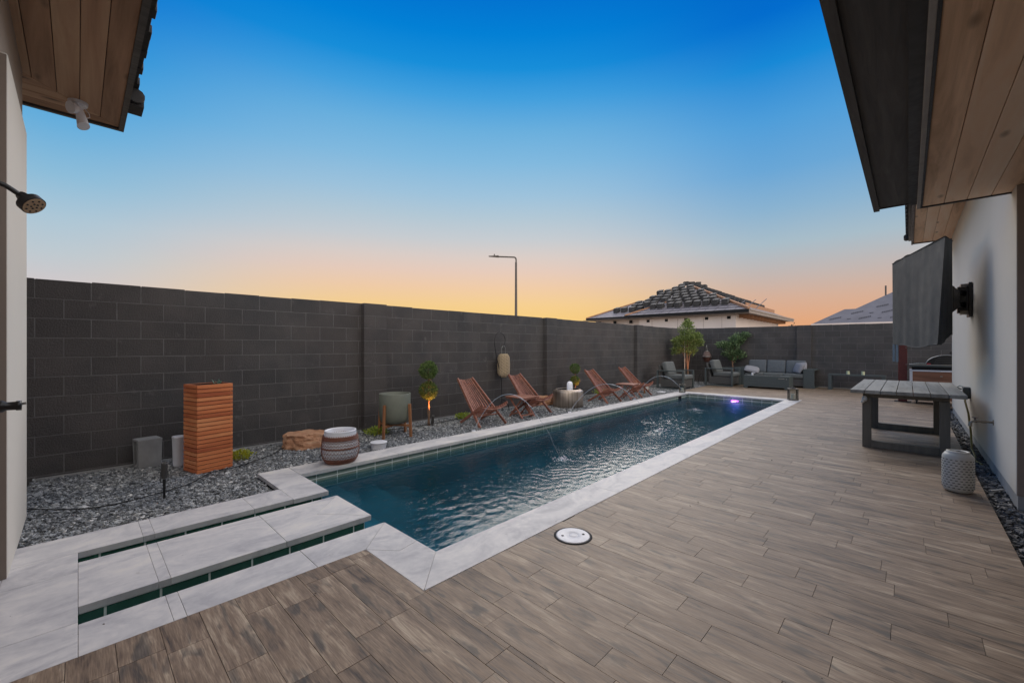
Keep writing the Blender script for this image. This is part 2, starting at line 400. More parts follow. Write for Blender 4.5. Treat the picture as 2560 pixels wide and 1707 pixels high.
# bedding under the yard (frame of boxes round the pool hole), top below every finish
b = MB()
PX0, PX1, PY0, PY1 = -4.62, -2.18, 1.55, 12.15
b.box(-6.6, PX0-.06, -6, 18, -1.7, -.075); b.box(PX1+.06, 6, -6, 18, -1.7, -.075)
b.box(PX0-.06, PX1+.06, PY1+.06, 18, -1.7, -.075)
b.box(PX0-.06, PX1+.06, -6, -.05, -1.7, -.075)
b.box(PX0-.06, -4.02, -.05, PY0-.06, -1.7, -.075); b.box(-2.76, PX1+.06, -.05, PY0-.06, -1.7, -.075)
struct(b.build('terrain', M_soil))
# ---- deck tiles
def rowjoint(k):
    rnd = random.Random(k*7919+3)
    return rnd.random()*.612
known = {1.179: -1.28, 1.487: -1.557, 1.645: -1.334, 1.95: -1.29, 2.10: -.235, 2.26: -.438, 2.415: -.879, 2.572: -.671, 2.72: -.37, 2.872: -.472, 3.022: -.056}
W_, L_ = .152, .612; y0r = 1.179
def xmin_at(y):
    if y < 1.304: return -2.575 if y > -.29 else -2.575
    if y < 12.43: return -1.905
    return -4.95
def xmax_at(y): return .505 if y < 13.0 else 4.0
bd = MB(); g = .0011
k = math.floor((-4-y0r)/W_)
while True:
    ya = y0r+k*W_; yb = ya+W_
    if ya > 16.75: break
    cuts = [ya]+[c for c in (-.29, 1.304, 12.43, 13.0) if ya+.004 < c < yb-.004]+[yb]
    for i in range(len(cuts)-1):
        a, c = cuts[i], min(cuts[i+1], 16.78)
        if c-a < .01: continue
        xm, xM = xmin_at((a+c)/2), xmax_at((a+c)/2)
        ph = rowjoint(k)
        for kk, vv in known.items():
            if abs(kk-ya) < .03: ph = vv % L_
        x = math.floor((xm-ph)/L_)*L_+ph
        while x < xM:
            xa, xb = max(x, xm), min(x+L_, xM)
            if xb-xa > .012:
                dz = random.uniform(-.0006, .0006)
                bd.box(xa+g, xb-g, a+g, c-g, -.012, dz)
            x += L_
    k += 1
struct(bd.build('deck_tiles', M_deck))
b = MB(); b.box(-2.57, .50, -4, 1.30, -.06, -.0035); b.box(-1.90, .50, 1.3005, 16.77, -.06, -.0035); b.box(-4.945, -1.9005, 12.44, 16.77, -.06, -.0035); b.box(.5, 4.0, 13.0, 16.77, -.06, -.0035)
struct(b.build('deck_grout', M_grout))
# ---- coping
CT = .040
cp = MB()
def pc(poly): cp.prism(poly, -CT, 0.0)
def inset(x0, x1, y0, y1, e=.0007): return [(x0+e, y0+e), (x1-e, y0+e), (x1-e, y1-e), (x0+e, y1-e)]
# right run
ys = [1.606, 3.4, 5.2, 7.0, 8.8, 10.6, 12.1]
pc([(-2.221, 1.608), (-1.911, 1.306), (-1.911, ys[1]), (-2.221, ys[1])])
for a, c in zip(ys[1:-2], ys[2:-1]): pc(inset(-2.221, -1.911, a, c))
pc([(-2.221, 10.602), (-1.911, 10.602), (-1.905, 12.428), (-2.221, 12.102)])
# far run
pc([(-2.223, 12.104), (-1.907, 12.43), (-3.42, 12.43), (-3.42, 12.104)]); pc([(-3.422, 12.104), (-3.422, 12.43), (-4.93, 12.43), (-4.576, 12.104)])
# left run
ys = [1.602, 2.75, 4.2, 6.1, 8.0, 9.9, 11.2]
for i, (a, c) in enumerate(zip(ys[:-1], ys[1:])): pc(inset(-4.93, -4.578, a, c))
pc([(-4.93, 11.202), (-4.578, 11.202), (-4.578, 12.102), (-4.93, 12.427)])
# near left corner block and strips
pc([(-4.93, 1.30), (-4.245, 1.30), (-3.868, 1.60), (-3.868, 1.60), (-4.93, 1.60)][:2]+[(-3.868, 1.30), (-3.868, 1.598), (-4.93, 1.598)])
pc(inset(-4.245, -3.878, 1.0, 1.30)); pc(inset(-4.245, -3.878, .378, 1.0)); pc(inset(-4.245, -3.878, .316, .378)); pc(inset(-4.245, -3.878, -.30, .316))
# slab between the two channels
pc(inset(-3.70, -3.068, 0, .316)); pc(inset(-3.70, -3.068, .316, .370)); pc(inset(-3.70, -3.068, .370, .985))
pc([(-3.70, .987), (-3.068, .987), (-3.068, 1.6), (-3.40, 1.31), (-3.70, 1.6)]); pc([(-3.698, 1.602), (-3.40, 1.313), (-3.07, 1.602)])
# front strip
pc(inset(-2.875, -2.575, 0, .322)); pc(inset(-2.875, -2.575, .322, .373)); pc(inset(-2.875, -2.575, .373, 1.0))
pc([(-2.874, 1.002), (-2.576, 1.002), (-2.576, 1.304), (-2.874, 1.604)])
pc([(-2.872, 1.607), (-2.573, 1.307), (-2.40, 1.45), (-2.44, 1.607)]); pc([(-2.437, 1.607), (-2.398, 1.45), (-2.571, 1.306), (-1.914, 1.305), (-2.222, 1.607)])
# landing pavers beside the house corner
pc(inset(-3.878, -3.55, -.30, 0)); pc(inset(-3.55, -2.90, -1.0, 0)); pc(inset(-2.90, -2.575, -1.0, 0)); pc(inset(-3.75, -3.55, -1.0, -.30)); pc(inset(-3.75, -2.575, -2.2, -1.0))
struct(cp.build('pool_coping', M_stone, bevel=.0022))
b = MB(); b.box(-3.888, -3.752, -.285, -.005, -.074, -.004); b.box(-3.745, -2.58, -2.2, -.005, -.074, -.004)
for (x0_, x1_, y0_, y1_) in ((-2.21, -1.92, 1.32, 12.42), (-4.92, -2.22, 12.12, 12.42), (-4.92, -4.59, 1.31, 12.11), (-4.58, -3.88, 1.31, 1.585), (-4.235, -3.89, -.28, 1.305), (-3.69, -3.08, .01, 1.585), (-2.865, -2.585, .01, 1.31), (-2.86, -2.23, 1.32, 1.59)):
    b.box(x0_, x1_, y0_, y1_, -.036, -.004)
struct(b.build('paver_bed', plain('pale_joint', (.40, .39, .38), .9)))
# ---- pool shell and tile
M_plaster = plain('pool_plaster', (.013, .165, .23), .6, .3, 1.2)
def tilemat():
    m, n, b, o = newmat('green_glass_tile')
    r = island(n); tc = n.new('ShaderNodeTexCoord').outputs['Object']
    n.l.new(n.mix(n.noise(tc, 12, 4), n.ramp(r, [(0, (.20, .26, .22)), (1, (.28, .34, .29))]), (.26, .32, .27, 1)), b.inputs['Base Color'])
    b.inputs['Roughness'].default_value = .18; return m
M_tile = tilemat(); M_tgrout = plain('white_tile_grout', (.75, .77, .74), .8, .1)
M_tile_s = plain('channel_tile', (.028, .09, .064), .2, .2)
sh = MB()
zt = -.041
FZ = -1.45
sh.box(PX0-.06, PX0, PY0-.06, PY1+.06, FZ, zt); sh.box(PX1, PX1+.06, PY0-.06, PY1+.06, FZ, zt)
sh.box(PX0, PX1, PY1, PY1+.06, FZ, zt); sh.box(PX0, PX1, PY0-.06, PY0, FZ, -.30)
sh.box(PX0-.06, PX1+.06, PY0-.06, PY1+.06, FZ-.1, FZ)
sh.box(PX0, PX1, PY0, 2.0, FZ, -.42); sh.box(PX0, PX1, 2.0, 2.42, FZ, -.70); sh.box(PX0, PX1, 2.42, 2.85, FZ, -1.0)
struct(sh.build('pool_shell', M_plaster))
# channels (trough between the slabs)
ch = MB()
ch.box(-4.02, -2.76, -.05, PY0-.06, -.34, -.30)
ch.box(-4.02, -3.895, -.02, PY0, -.30, zt); ch.box(-3.69, -3.08, -.02, PY0, -.30, zt); ch.box(-2.86, -2.76, -.02, PY0, -.30, zt); ch.box(-4.02, -2.76, -.05, -.02, -.30, zt)
ch.box(-4.62, -4.02, PY0-.06, PY0, -.30, zt); ch.box(-2.76, -2.18, PY0-.06, PY0, -.30, zt)
struct(ch.build('pool_channel_walls', M_tgrout))
tl = MB(); tp = .227; tgp = .0055
def tile_run_y(x, y0, y1, face, z0, z1, ph=0, bb=None):
    bb = bb or tl
    y = y0-((y0-ph) % tp)
    while y < y1:
        a, c = max(y, y0)+tgp, min(y+tp, y1)-tgp
        if c-a > .01: bb.box(min(x, x+face*.004), max(x, x+face*.004), a, c, z0+tgp, z1-tgp)
        y += tp
def tile_run_x(y, x0, x1, face, z0, z1, ph=0, bb=None):
    bb = bb or tl
    x = x0-((x0-ph) % tp)
    while x < x1:
        a, c = max(x, x0)+tgp, min(x+tp, x1)-tgp
        if c-a > .01: bb.box(a, c, min(y, y+face*.004), max(y, y+face*.004), z0+tgp, z1-tgp)
        x += tp
for z0, z1 in ((-.096, -.041), (-.20, -.096)):
    tile_run_y(PX0, PY0, 11.52 if z0 > -.1 else 11.52, 1, z0, z1, 1.778); tile_run_y(PX0, 11.74, PY1, 1, z0, z1, 1.778)
    tile_run_y(PX1, PY0, PY1, -1, z0, z1, 1.778); tile_run_x(PY1, PX0, PX1, -1, z0, z1)
    tile_run_x(PY0, -4.60, -4.02, 1, z0, z1)
struct(tl.build('waterline_tiles', M_tile))
gb = MB()
gb.box(PX0+.0001, PX0+.002, PY0, 11.52, -.205, -.042); gb.box(PX0+.0001, PX0+.002, 11.74, PY1, -.205, -.042)
gb.box(PX1-.002, PX1-.0001, PY0, PY1, -.205, -.042); gb.box(PX0, PX1, PY1-.002, PY1-.0001, -.205, -.042)
struct(gb.build('waterline_grout', M_tgrout))
tls = MB()
for fx in (-3.895, -3.08): tile_run_y(fx, -.02, PY0, 1, -.155, -.041, .10, tls); tile_run_y(fx, -.02, PY0, 1, -.27, -.155, .10, tls)
for fx in (-3.69, -2.86): tile_run_y(fx, -.02, PY0, -1, -.155, -.041, .10, tls)
struct(tls.build('channel_tiles', M_tile_s))
# skimmer mouth
b = MB(); b.box(PX0-.001, PX0+.004, 11.525, 11.735, -.20, -.045); tag(b.build('skimmer_mouth', M_blacksoft), 'dark square skimmer opening in the green tile near the far left pool corner', 'skimmer')
# water
wz = -.125
def water_grid():
    dx = .015
    xs = np.arange(PX0+.001, PX1-.0005, dx); ys_ = np.arange(PY0-.06, PY1-.0005, dx)
    xs[-1] = PX1-.001; ys_[-1] = PY1-.001
    Xg, Yg = np.meshgrid(xs, ys_); H = np.zeros_like(Xg); r = np.random.default_rng(5)
    env = .75+.25*np.sin(Xg*1.7+1)*np.sin(Yg*.9)+.25*np.sin(Yg*2.3+Xg*1.1)
    for i in range(46):
        lam = float(np.exp(r.uniform(np.log(.05), np.log(.22)))); th = r.normal(1.15, .85); k = 2*PI/lam
        wx = .35*np.sin(Xg*r.uniform(1, 4)+Yg*r.uniform(1, 4)+r.uniform(0, 6))
        amp = .0125*lam*(.8 if lam > .16 else 1.0)/2.2
        H += amp*np.sin(k*(Xg*math.cos(th)+Yg*math.sin(th))+r.uniform(0, 6)+wx*3)
    H *= env*.30
    for (px, py) in ((-3.24, 4.30), (-3.14, 6.96), (-3.55, 9.77)):
        d_ = np.sqrt((Xg-px)**2+(Yg-py)**2)
        H += .0019*np.sin(d_*54+2.6*np.sin(Xg*7+py)*np.sin(Yg*6)+1.4*np.sin(Xg*17+Yg*13))*np.exp(-d_*1.1)*(.6+.4*np.sin(Xg*5-Yg*4))
        H += .010*np.exp(-(d_/.07)**2)*r.uniform(.2, 1, d_.shape)
    V = np.stack([Xg, Yg, wz+H], -1).reshape(-1, 3); ny, nx = Xg.shape
    idx = np.arange(nx*ny).reshape(ny, nx)
    F = np.stack([idx[:-1, :-1], idx[:-1, 1:], idx[1:, 1:], idx[1:, :-1]], -1).reshape(-1, 4)
    return fast('pool_water', V, F, M_water, smooth=True)
struct(water_grid())
wm = MB(); wm.add([(-4.0, -.03, wz), (-2.8, -.03, wz), (-2.8, PY0-.0605, wz), (-4.0, PY0-.0605, wz)], [(0, 1, 2, 3)])
struct(wm.build('channel_water', M_water))
# ---- gravel
def chips(name, rects, dens, size, mat, base_z, depth=.03):
    Vs = []; Fs = []; off = 0
    cube = np.array([(-1, -1, -1), (1, -1, -1), (1, 1, -1), (-1, 1, -1), (-.8, -.8, 1), (.85, -.75, 1), (.8, .8, 1), (-.75, .85, 1)])*.5
    quad = np.array([(0, 3, 2, 1), (4, 5, 6, 7), (0, 1, 5, 4), (1, 2, 6, 5), (2, 3, 7, 6), (3, 0, 4, 7)])
    for (x0, x1, y0, y1) in rects:
        n = int((x1-x0)*(y1-y0)*dens)
        pts = np.stack([RNG.uniform(x0, x1, n), RNG.uniform(y0, y1, n), base_z+RNG.uniform(0, depth, n)+.007*np.sin(RNG.uniform(0, 6, n))], 1)
        sz = size*RNG.lognormal(0, .32, n)[:, None]*np.stack([np.ones(n), RNG.uniform(.45, .85, n), RNG.uniform(.16, .36, n)], 1)
        v = cube[None]*sz[:, None, :]*(1+RNG.uniform(-.28, .28, (n, 8, 3)))
        az = RNG.uniform(0, 2*PI, n); ti = RNG.normal(0, .34, n); tj = RNG.normal(0, .34, n)
        ca, sa, ct, st, cj, sj = np.cos(az), np.sin(az), np.cos(ti), np.sin(ti), np.cos(tj), np.sin(tj)
        x, y, z = v[..., 0], v[..., 1], v[..., 2]
        y, z = y*ct[:, None]-z*st[:, None], y*st[:, None]+z*ct[:, None]
        x, z = x*cj[:, None]+z*sj[:, None], -x*sj[:, None]+z*cj[:, None]
        x, y = x*ca[:, None]-y*sa[:, None], x*sa[:, None]+y*ca[:, None]
        v = np.stack([x, y, z], -1)+pts[:, None, :]
        Vs.append(v.reshape(-1, 3)); Fs.append((quad[None]+(np.arange(n)*8)[:, None, None]+off).reshape(-1, 4)); off += 8*n
    o = fast(name, np.concatenate(Vs), np.concatenate(Fs), mat); o['kind'] = 'stuff'; return o
tag(chips('slate_gravel', [(-6.44, -4.26, -.33, 1.28), (-6.44, -4.945, 1.28, 5)], 7500, .0225, M_gravel, -.068, .030), 'grey blue slate chip gravel bed along the block wall', 'gravel')
tag(chips('slate_gravel', [(-6.44, -4.945, 5, 16.75)], 4800, .026, M_gravel, -.068, .030), 'grey blue slate chip gravel around the loungers and corner trees', 'gravel')
tag(chips('dark_slate_gravel', [(.515, .67, 5.5, 12.9), (.515, 1.3, 2.5, 5.5)], 4500, .034, M_gravel_d, -.085, .034), 'dark slate chips in the narrow strip along the white house wall', 'gravel')

tag(chips('leaf_litter', [(-2.5, .45, .2, 12), (-2.2, -1.95, 1.6, 12), (-4.2, -2.6, -.9, 1.2)], 1.3, .008, plain('dry_leaf_bits', (.06, .045, .03), .9, .4), .001, .001), 'tiny dark dry leaf bits scattered on deck and coping', 'litter')
# ================================================================= BLOCK WALLS
def block_face(axis, face, a0, a1, ztop, phase, sgn, pil, name, seed):
    """courses of 8x16 in blocks, each a box with its own tone, joints raked back"""
    m = MB(); rnd = random.Random(seed); jt = .008; T = .03
    for k in range(11):
        z1 = ztop-.203*k; z0 = z1-.203; off = phase+(.203 if k % 2 == 0 else 0)
        edges = []; a = math.floor((a0-off)/.406)*.406+off
        while a < a1+.406: edges.append(a); a += .406
        segs = []
        for u, v in zip(edges[:-1], edges[1:]):
            parts = [(max(u, a0), min(v, a1))]
            for p in pil:
                q = []
                for (c, d) in parts:
                    if d <= p or c >= p+.4: q.append((c, d))
                    else:
                        if c < p: q.append((c, p))
                        if d > p+.4: q.append((p+.4, d))
                parts = q
            segs += parts
        for u, v in segs:
            if v-u < .03: continue
            e = rnd.uniform(-.0015, .0015); zt_ = z1-jt/2+(rnd.uniform(-.004, .006) if k == 0 else 0)
            f1 = face+sgn*e; f0 = face-sgn*T
            lo, hi = min(f0, f1), max(f0, f1)
            if axis == 1: m.box(lo, hi, u+jt/2, v-jt/2, z0+jt/2, zt_)
            else: m.box(u+jt/2, v-jt/2, lo, hi, z0+jt/2, zt_)
    return m
def pil_blocks(axis, face, p, ztop, sgn, seed):
    m = MB(); rnd = random.Random(seed); jt = .008
    for k in range(11):
        z1 = ztop-.203*k; z0 = z1-.203
        for (u, v) in ([(p, p+.4)] if (k+seed) % 2 else [(p, p+.2), (p+.2, p+.4)]):
            e = rnd.uniform(-.001, .001); f1 = face+sgn*(.104+e); f0 = face-sgn*.02; lo, hi = min(f0, f1), max(f0, f1)
            uu = u+(0 if u == p else jt/2); vv = v-(0 if abs(v-p-.4) < .01 else jt/2)
            if axis == 1: m.box(lo, hi, uu, vv, z0+jt/2, z1-jt/2)
            else: m.box(uu, vv, lo, hi, z0+jt/2, z1-jt/2)
    return m
def paintblock():
    m, n, b, o = newmat('painted_block'); tc = n.new('ShaderNodeTexCoord').outputs['Object']; r = island(n)
    base = (.062, .060, .061)
    col = n.ramp(r, [(0, tuple(c*.86 for c in base)), (1, tuple(c*1.14 for c in base))])
    col = n.mix(1.0, col, n.ramp(n.noise(tc, 2.2, 5, .6), [(.3, (.70, .72, .76)), (.7, (1.35, 1.28, 1.22))]), 'MULTIPLY')
    ch = n.ramp(n.math('MULTIPLY', n.noise(tc, 3.1, 2), n.noise(tc, 17, 4)), [(.36, (0, 0, 0)), (.50, (1, 1, 1))])
    col = n.mix(n.math('MULTIPLY', ch, .42), col, (.20, .19, .19, 1))
    warm = n.ramp(n.noise(tc, .45, 3), [(.42, (0, 0, 0)), (.62, (1, 1, 1))])
    col = n.mix(n.math('MULTIPLY', warm, .28), col, (.105, .078, .068, 1))
    n.l.new(col, b.inputs['Base Color']); b.inputs['Roughness'].default_value = .6
    sp = n.noise(tc, 75, 4, .6); pit = n.ramp(n.noise(tc, 160, 2), [(.30, (0, 0, 0)), (.38, (1, 1, 1))])
    bump(n, b, n.math('ADD', sp, n.math('MULTIPLY', pit, .5)), .9, .012); return m
M_pb = paintblock(); M_mortar = plain('painted_mortar', (.155, .15, .15), .8, .2, 10, bmp=.4, bscale=90)
wl = thing('block_wall', 'long charcoal painted concrete block wall beside the gravel bed', 'wall', (0, 0, 0))
pl = (3.19, 7.87, 12.52)
block_face(1, -6.45, -3, 16.8, 2.03, -.101, 1, pl, 'w', 3).build('blockwork', M_pb, wl, bevel=.0035)
b = MB(); b.box(-6.65, -6.4535, -3, 16.8, -.3, 2.02); b.build('mortar', M_mortar, wl)
for i, y in enumerate(pl):
    pil_blocks(1, -6.45, y, 2.035, 1, i+3).build('pilaster', M_pb, wl, bevel=.0035)
    b = MB(); b.box(-6.454, -6.351, y+.004, y+.396, -.3, 2.03); b.build('pilaster_mortar', M_mortar, wl)
wf = thing('block_wall', 'far charcoal painted block wall behind the grey sofa', 'wall', (0, 0, 0))
block_face(0, 16.8, -6.42, 6, 2.035, .06, -1, (-2.72,), 'w', 9).build('blockwork', M_pb, wf, bevel=.0035)
b = MB(); b.box(-6.64, 6, 16.8045, 17.0, -.3, 2.025); b.build('mortar', M_mortar, wf)
pil_blocks(0, 16.8, -2.72, 2.04, -1, 8).build('pilaster', M_pb, wf, bevel=.0035)
b = MB(); b.box(-2.716, -2.324, 16.701, 16.804, -.3, 2.03); b.build('pilaster_mortar', M_mortar, wf)
# thick paint runs below the coping course
for (y_, z_, h_) in ((.86, 2.01, .16), (.94, 2.0, .09), (.72, 2.0, .06)):
    pass
b = MB(); b.box(-6.445, -6.43, -.3, 16.75, -.06, -.018); b.box(-5, 4, 16.72, 16.795, -.05, .012); struct(b.build('footing_path', M_conc))

# ================================================================= LEFT HOUSE
hl_ = thing('house', 'white stucco house corner at the left with dark wood soffit', 'house', (0, 0, 0))
b = MB(); b.box(-5.05, -3.75, -1.2, -.28, -.02, 3.02); b.build('wall', M_stucco, hl_, bevel=.012)
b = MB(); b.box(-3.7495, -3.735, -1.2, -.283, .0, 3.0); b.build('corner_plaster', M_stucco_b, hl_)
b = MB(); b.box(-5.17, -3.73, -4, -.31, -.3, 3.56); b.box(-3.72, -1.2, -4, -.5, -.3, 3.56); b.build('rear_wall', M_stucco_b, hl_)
sf = MB(); SZ = 3.55; yy = .285
# boards along x on the pool side, mitred to boards along y on the end
n = 0; bw = .138
while yy > -4:
    y1 = yy; y0_ = yy-bw+.004
    k1 = .298-y1; k0 = .298-y0_
    sf.prism([(-5.80+k0+.0, y0_), (-2.0, y0_), (-2.0, y1), (-5.80+k1, y1)], SZ, SZ+.018); yy -= bw
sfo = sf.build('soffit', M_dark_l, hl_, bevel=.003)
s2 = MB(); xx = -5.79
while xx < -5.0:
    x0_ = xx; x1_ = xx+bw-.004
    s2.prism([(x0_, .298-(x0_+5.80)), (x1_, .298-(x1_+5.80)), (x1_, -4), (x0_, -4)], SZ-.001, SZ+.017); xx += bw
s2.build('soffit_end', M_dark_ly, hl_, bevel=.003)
b = MB(); b.box(-5.84, -2, .285, .325, SZ-.02, SZ+.17); b.box(-5.84, -5.80, -4, .284, SZ-.02, SZ+.17); b.box(-5.80, -2.0, -4, .285, SZ+.02, SZ+.05)
b.build('fascia', M_fascia, hl_)
b = MB()
x = -5.18
i = 0
while x < -2.0:
    b.box(x, x+.29, -.1, .375+.008*(i % 3), SZ+.175, SZ+.215); b.box(x-.012, x+.10, -.1, .392, SZ+.17, SZ+.235); x += .30; i += 1
b.build('tile_edge', M_rooftile, hl_, bevel=.006)
b = MB(); b.box(-5.42, -5.20, .28, .43, SZ+.02, SZ+.10); b.cyl((-5.44, .37, SZ+.10), (-5.16, .37, SZ+.10), .065, n=12); b.build('ridge_end_cap', M_rooftile, hl_)
# floodlight
t = thing('floodlight', 'white twin floodlight under the dark wood soffit', 'light', (-5.46, 0.0, SZ))
t.scale = (.64, .64, .9)
b = MB(); b.cyl((0, 0, -.03), (0, 0, 0), .10, .105, 28); b.cyl((0, 0, -.09), (0, 0, -.03), .045, .07, 20); b.build('base_plate', M_white, t)
b = MB(); b.cyl((.05, -.03, -.08), (.10, -.075, -.10), .055, .062, 20); b.ball((.05, -.03, -.08), .055); b.build('lamp_head', M_white, t)
b = MB(); b.cyl((0, .02, -.10), (.055, .055, -.245), .045, .068, 20); b.ball((0, .02, -.10), .046); b.build('lamp_head', M_white, t)
b = MB(); b.tube([(.0, .07, -.05), (.02, .11, -.09), (.03, .12, -.13), (.02, .08, -.15)], .004, 6); b.build('wire', M_white, t)
# shower
t = thing('outdoor_shower', 'black rain shower head on a curved arm at the left edge', 'shower', (-3.0, -.5, 2.07))
hd = Vector((.0, .347, -.065)); fd = Vector((.45, .58, -.68)).normalized()
b = MB(); b.tube([(0, 0, 0), (0, .10, .03), (0, .20, .025), (-.005, .27, .0), tuple(hd-fd*.045)], .011, 10); b.cyl((0, 0, 0), (0, .012, 0), .03, n=20); b.build('arm', M_black, t)
b = MB(); b.cyl(hd-fd*.06, hd-fd*.03, .018, .028, 20); b.cyl(hd-fd*.034, hd-fd*.012, .028, .036, 20); b.cyl(hd-fd*.014, hd+fd*.016, .047, .047, 32); b.build('shower_head', M_black, t)
M_tan = plain('tan_nozzle_face', (.45, .30, .18), .5, .1)
b = MB(); b.cyl(hd+fd*.016, hd+fd*.0185, .043, n=32); sp_ = b.build('nozzle_plate', M_tan, t)
b = MB(); a_ = fd.orthogonal().normalized(); c_ = fd.cross(a_)
for r_, nn in ((.013, 5), (.031, 8)):
    for i in range(nn):
        q = hd+fd*.018+a_*r_*math.cos(2*PI*i/nn)+c_*r_*math.sin(2*PI*i/nn); b.cyl(q, q+fd*.003, .004, n=8)
b.build('nozzle', M_black, t)
t = thing('shower_valve', 'black lever valve knob below the shower head', 'valve', (-3.0, -.5, 1.055))
b = MB(); b.lathe([(.032, 0), (.032, .02), (.02, .03), (.018, .24), (.027, .252), (.027, .262), (.019, .272), (.0195, .30), (.0225, .302), (.0225, .318), (0, .318)], 24)
o = b.build('valve_body', M_black, t); o.rotation_euler = (-PI/2, 0, 0)
b = MB(); b.bar((0, .316, .006), (0, .332, .010), .012, .010); b.build('lever', M_steel, t)

# ================================================================= RIGHT HOUSE
hr = thing('house', 'white stucco house on the right under cedar soffits', 'house', (0, 0, 0))
b = MB(); b.box(.665, 3.2, 5.53, 12.74, .06, 3.68); b.build('wall', M_stucco, hr, bevel=.01)
b = MB(); b.box(.675, 3.1, 5.54, 12.73, -.3, .059); b.build('stem_wall', M_conc, hr)
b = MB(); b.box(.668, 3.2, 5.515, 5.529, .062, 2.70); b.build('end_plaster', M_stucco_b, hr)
# near low soffit (flat) z=2.70, from x=.066 to 3, y -3..5.76
NZ = 2.703
b = MB(); x = .10
while x < 1.8:
    b.box(x, x+.1455, -3, 5.735, NZ, NZ+.018); x += .149
b.build('soffit', M_cedar_y, hr, bevel=.003)
b = MB(); b.box(.060, .085, -3, 5.765, NZ-.012, NZ+.15); b.build('drip_trim', M_trim, hr, bevel=.003)
b = MB(); b.box(.085, .099, -3, 5.75, NZ-.010, NZ+.05); b.box(.085, 3, 5.737, 5.765, NZ-.010, NZ+.2); b.box(.0, 3, -3, 5.73, NZ+.03, NZ+.06)
b.build('black_trim', M_black, hr)
b = MB(); b.box(-.215, .059, -3, 5.755, NZ+.060, NZ+.085); b.box(-.262, -.216, -3, 5.765, NZ+.030, NZ+.22); b.box(-.216, .059, 5.757, 5.767, NZ+.05, NZ+.2); b.build('fascia', M_fascia, hr)
b = MB(); b.box(-.215, .06, -3, 5.757, NZ+.19, NZ+.215); b.build('roof_edge', M_rooftile, hr)
# far soffit z=3.65, x .05...  y ..12.96
HZ = 3.64
b = MB(); x = .085
while x < .66:
    b.box(x, x+.1455, 5.8, 12.93, HZ, HZ+.018); x += .149
b.build('eave_soffit', M_cedar_y, hr, bevel=.003)
b = MB(); y = 12.935
b.box(.66, 3.2, 12.745, 12.93, HZ, HZ+.018); b.build('end_soffit', M_cedar, hr)
b = MB(); b.box(.045, .08, 5.8, 12.96, HZ-.03, HZ+.16); b.box(.045, 3.2, 12.935, 12.965, HZ-.02, HZ+.16); b.box(.0, 3.2, 5.8, 12.9, HZ+.05, HZ+.09); b.build('eave_fascia', M_black, hr)
b = MB()
y = 6
while y < 12.9:
    b.box(-.02, .3, y, y+.29, HZ+.165, HZ+.20); b.box(-.045, .3, y+.2, y+.31, HZ+.162, HZ+.225); y += .31
b.cyl((-.03, 12.72, HZ+.13), (-.03, 13.0, HZ+.13), .05, n=12)
b.build('tile_edge', M_rooftile, hr, bevel=.005)

b = MB(); b.box(3.0, 3.2, -3, 5.515, -.3, 2.70); b.build('patio_wall', M_stucco, hr)
b = MB(); b.box(1.3, 3.0, -4, 5.51, -.2, -.01); struct(b.build('patio_floor', M_conc))
# ---- covered television
M_cover = plain('cover_cloth', (.040, .043, .044), .75, .12, 3, bmp=.3, bscale=300)
tv = thing('television', 'black cloth covered television on a swing arm bracket', 'television', (0, 0, 0))
def lerp(a, c, t_): return tuple(a[i]+(c[i]-a[i])*t_ for i in range(3))
def clothgrid(c00, c10, c11, c01, nu, nv, amp, fu, seed, nrm):
    """grid between 4 corners with vertical folds"""
    V = []; nr = Vector(nrm)
    for j in range(nv+1):
        for i in range(nu+1):
            p = lerp(lerp(c00, c10, i/nu), lerp(c01, c11, i/nu), j/nv); u_, v_ = i/nu, j/nv
            w_ = math.sin(u_*fu+1.7*math.sin(v_*3+seed))+.6*math.sin(u_*fu*2.3+seed*2+v_*2.4)+.35*math.sin(u_*fu*5.1+v_*1.5+seed*3)
            e = amp*w_*(.15+.85*(1-v_))*(min(1, 8*u_)*min(1, 8*(1-u_)))
            q = Vector(p)+nr*e
            if v_ < .02: q.z += .018*math.sin(u_*7+seed)+.008*math.sin(u_*23)
            V.append(tuple(q))
    F = [(j*(nu+1)+i, j*(nu+1)+i+1, (j+1)*(nu+1)+i+1, (j+1)*(nu+1)+i) for j in range(nv) for i in range(nu)]
    return V, F
TL = (-.187, 9.05, 2.655); TR = (.320, 7.22, 2.656); BL = (-.18, 9.02, 1.34); BR = (.2525, 7.157, 1.33)
TLb = (-.06, 9.20, 2.74); TRb = (.399, 7.59, 2.656); BLb = (-.07, 9.2, 1.45); BRb = (.399, 7.55, 1.47)
nf = (-.93, -.25, 0)
b = MB()
for args in ((BL, BR, TR, TL, 60, 24, .011, 7, .5, nf), (BR, BRb, TRb, TR, 14, 20, .012, 6, 2.1, (.2, -.9, 0)), (BRb, BLb, TLb, TRb, 30, 10, .01, 9, 1.1, (.93, .25, 0)), (BLb, BL, TL, TLb, 10, 10, .01, 5, 3.3, (0, 1, 0)), (TL, TR, TRb, TLb, 20, 4, .004, 9, 0, (0, 0, 1))):
    V, F = clothgrid(*args); b.add(V, F, True)
b.build('dust_cover', M_cover, tv)
b = MB(); b.tube([lerp(BL, BR, i/40)[:2]+(lerp(BL, BR, i/40)[2]+.022*math.sin(i/40*7+.5)+.006,) for i in range(41)], .006, 6); b.build('hem_piping', M_cover, tv); b = MB(); b.tube([TL, TR, TRb], .007, 6); b.build('top_piping', M_cover, tv)
M_web = plain('grey_webbing', (.20, .23, .25), .6)
for (x_, y_) in ((-.165, 8.95), (-.125, 8.80)): b = MB(); b.bar((x_, y_, 1.36), (x_, y_, 1.09), .035, .012, up=(1, 1, 0)); b.build('strap', M_web, tv)
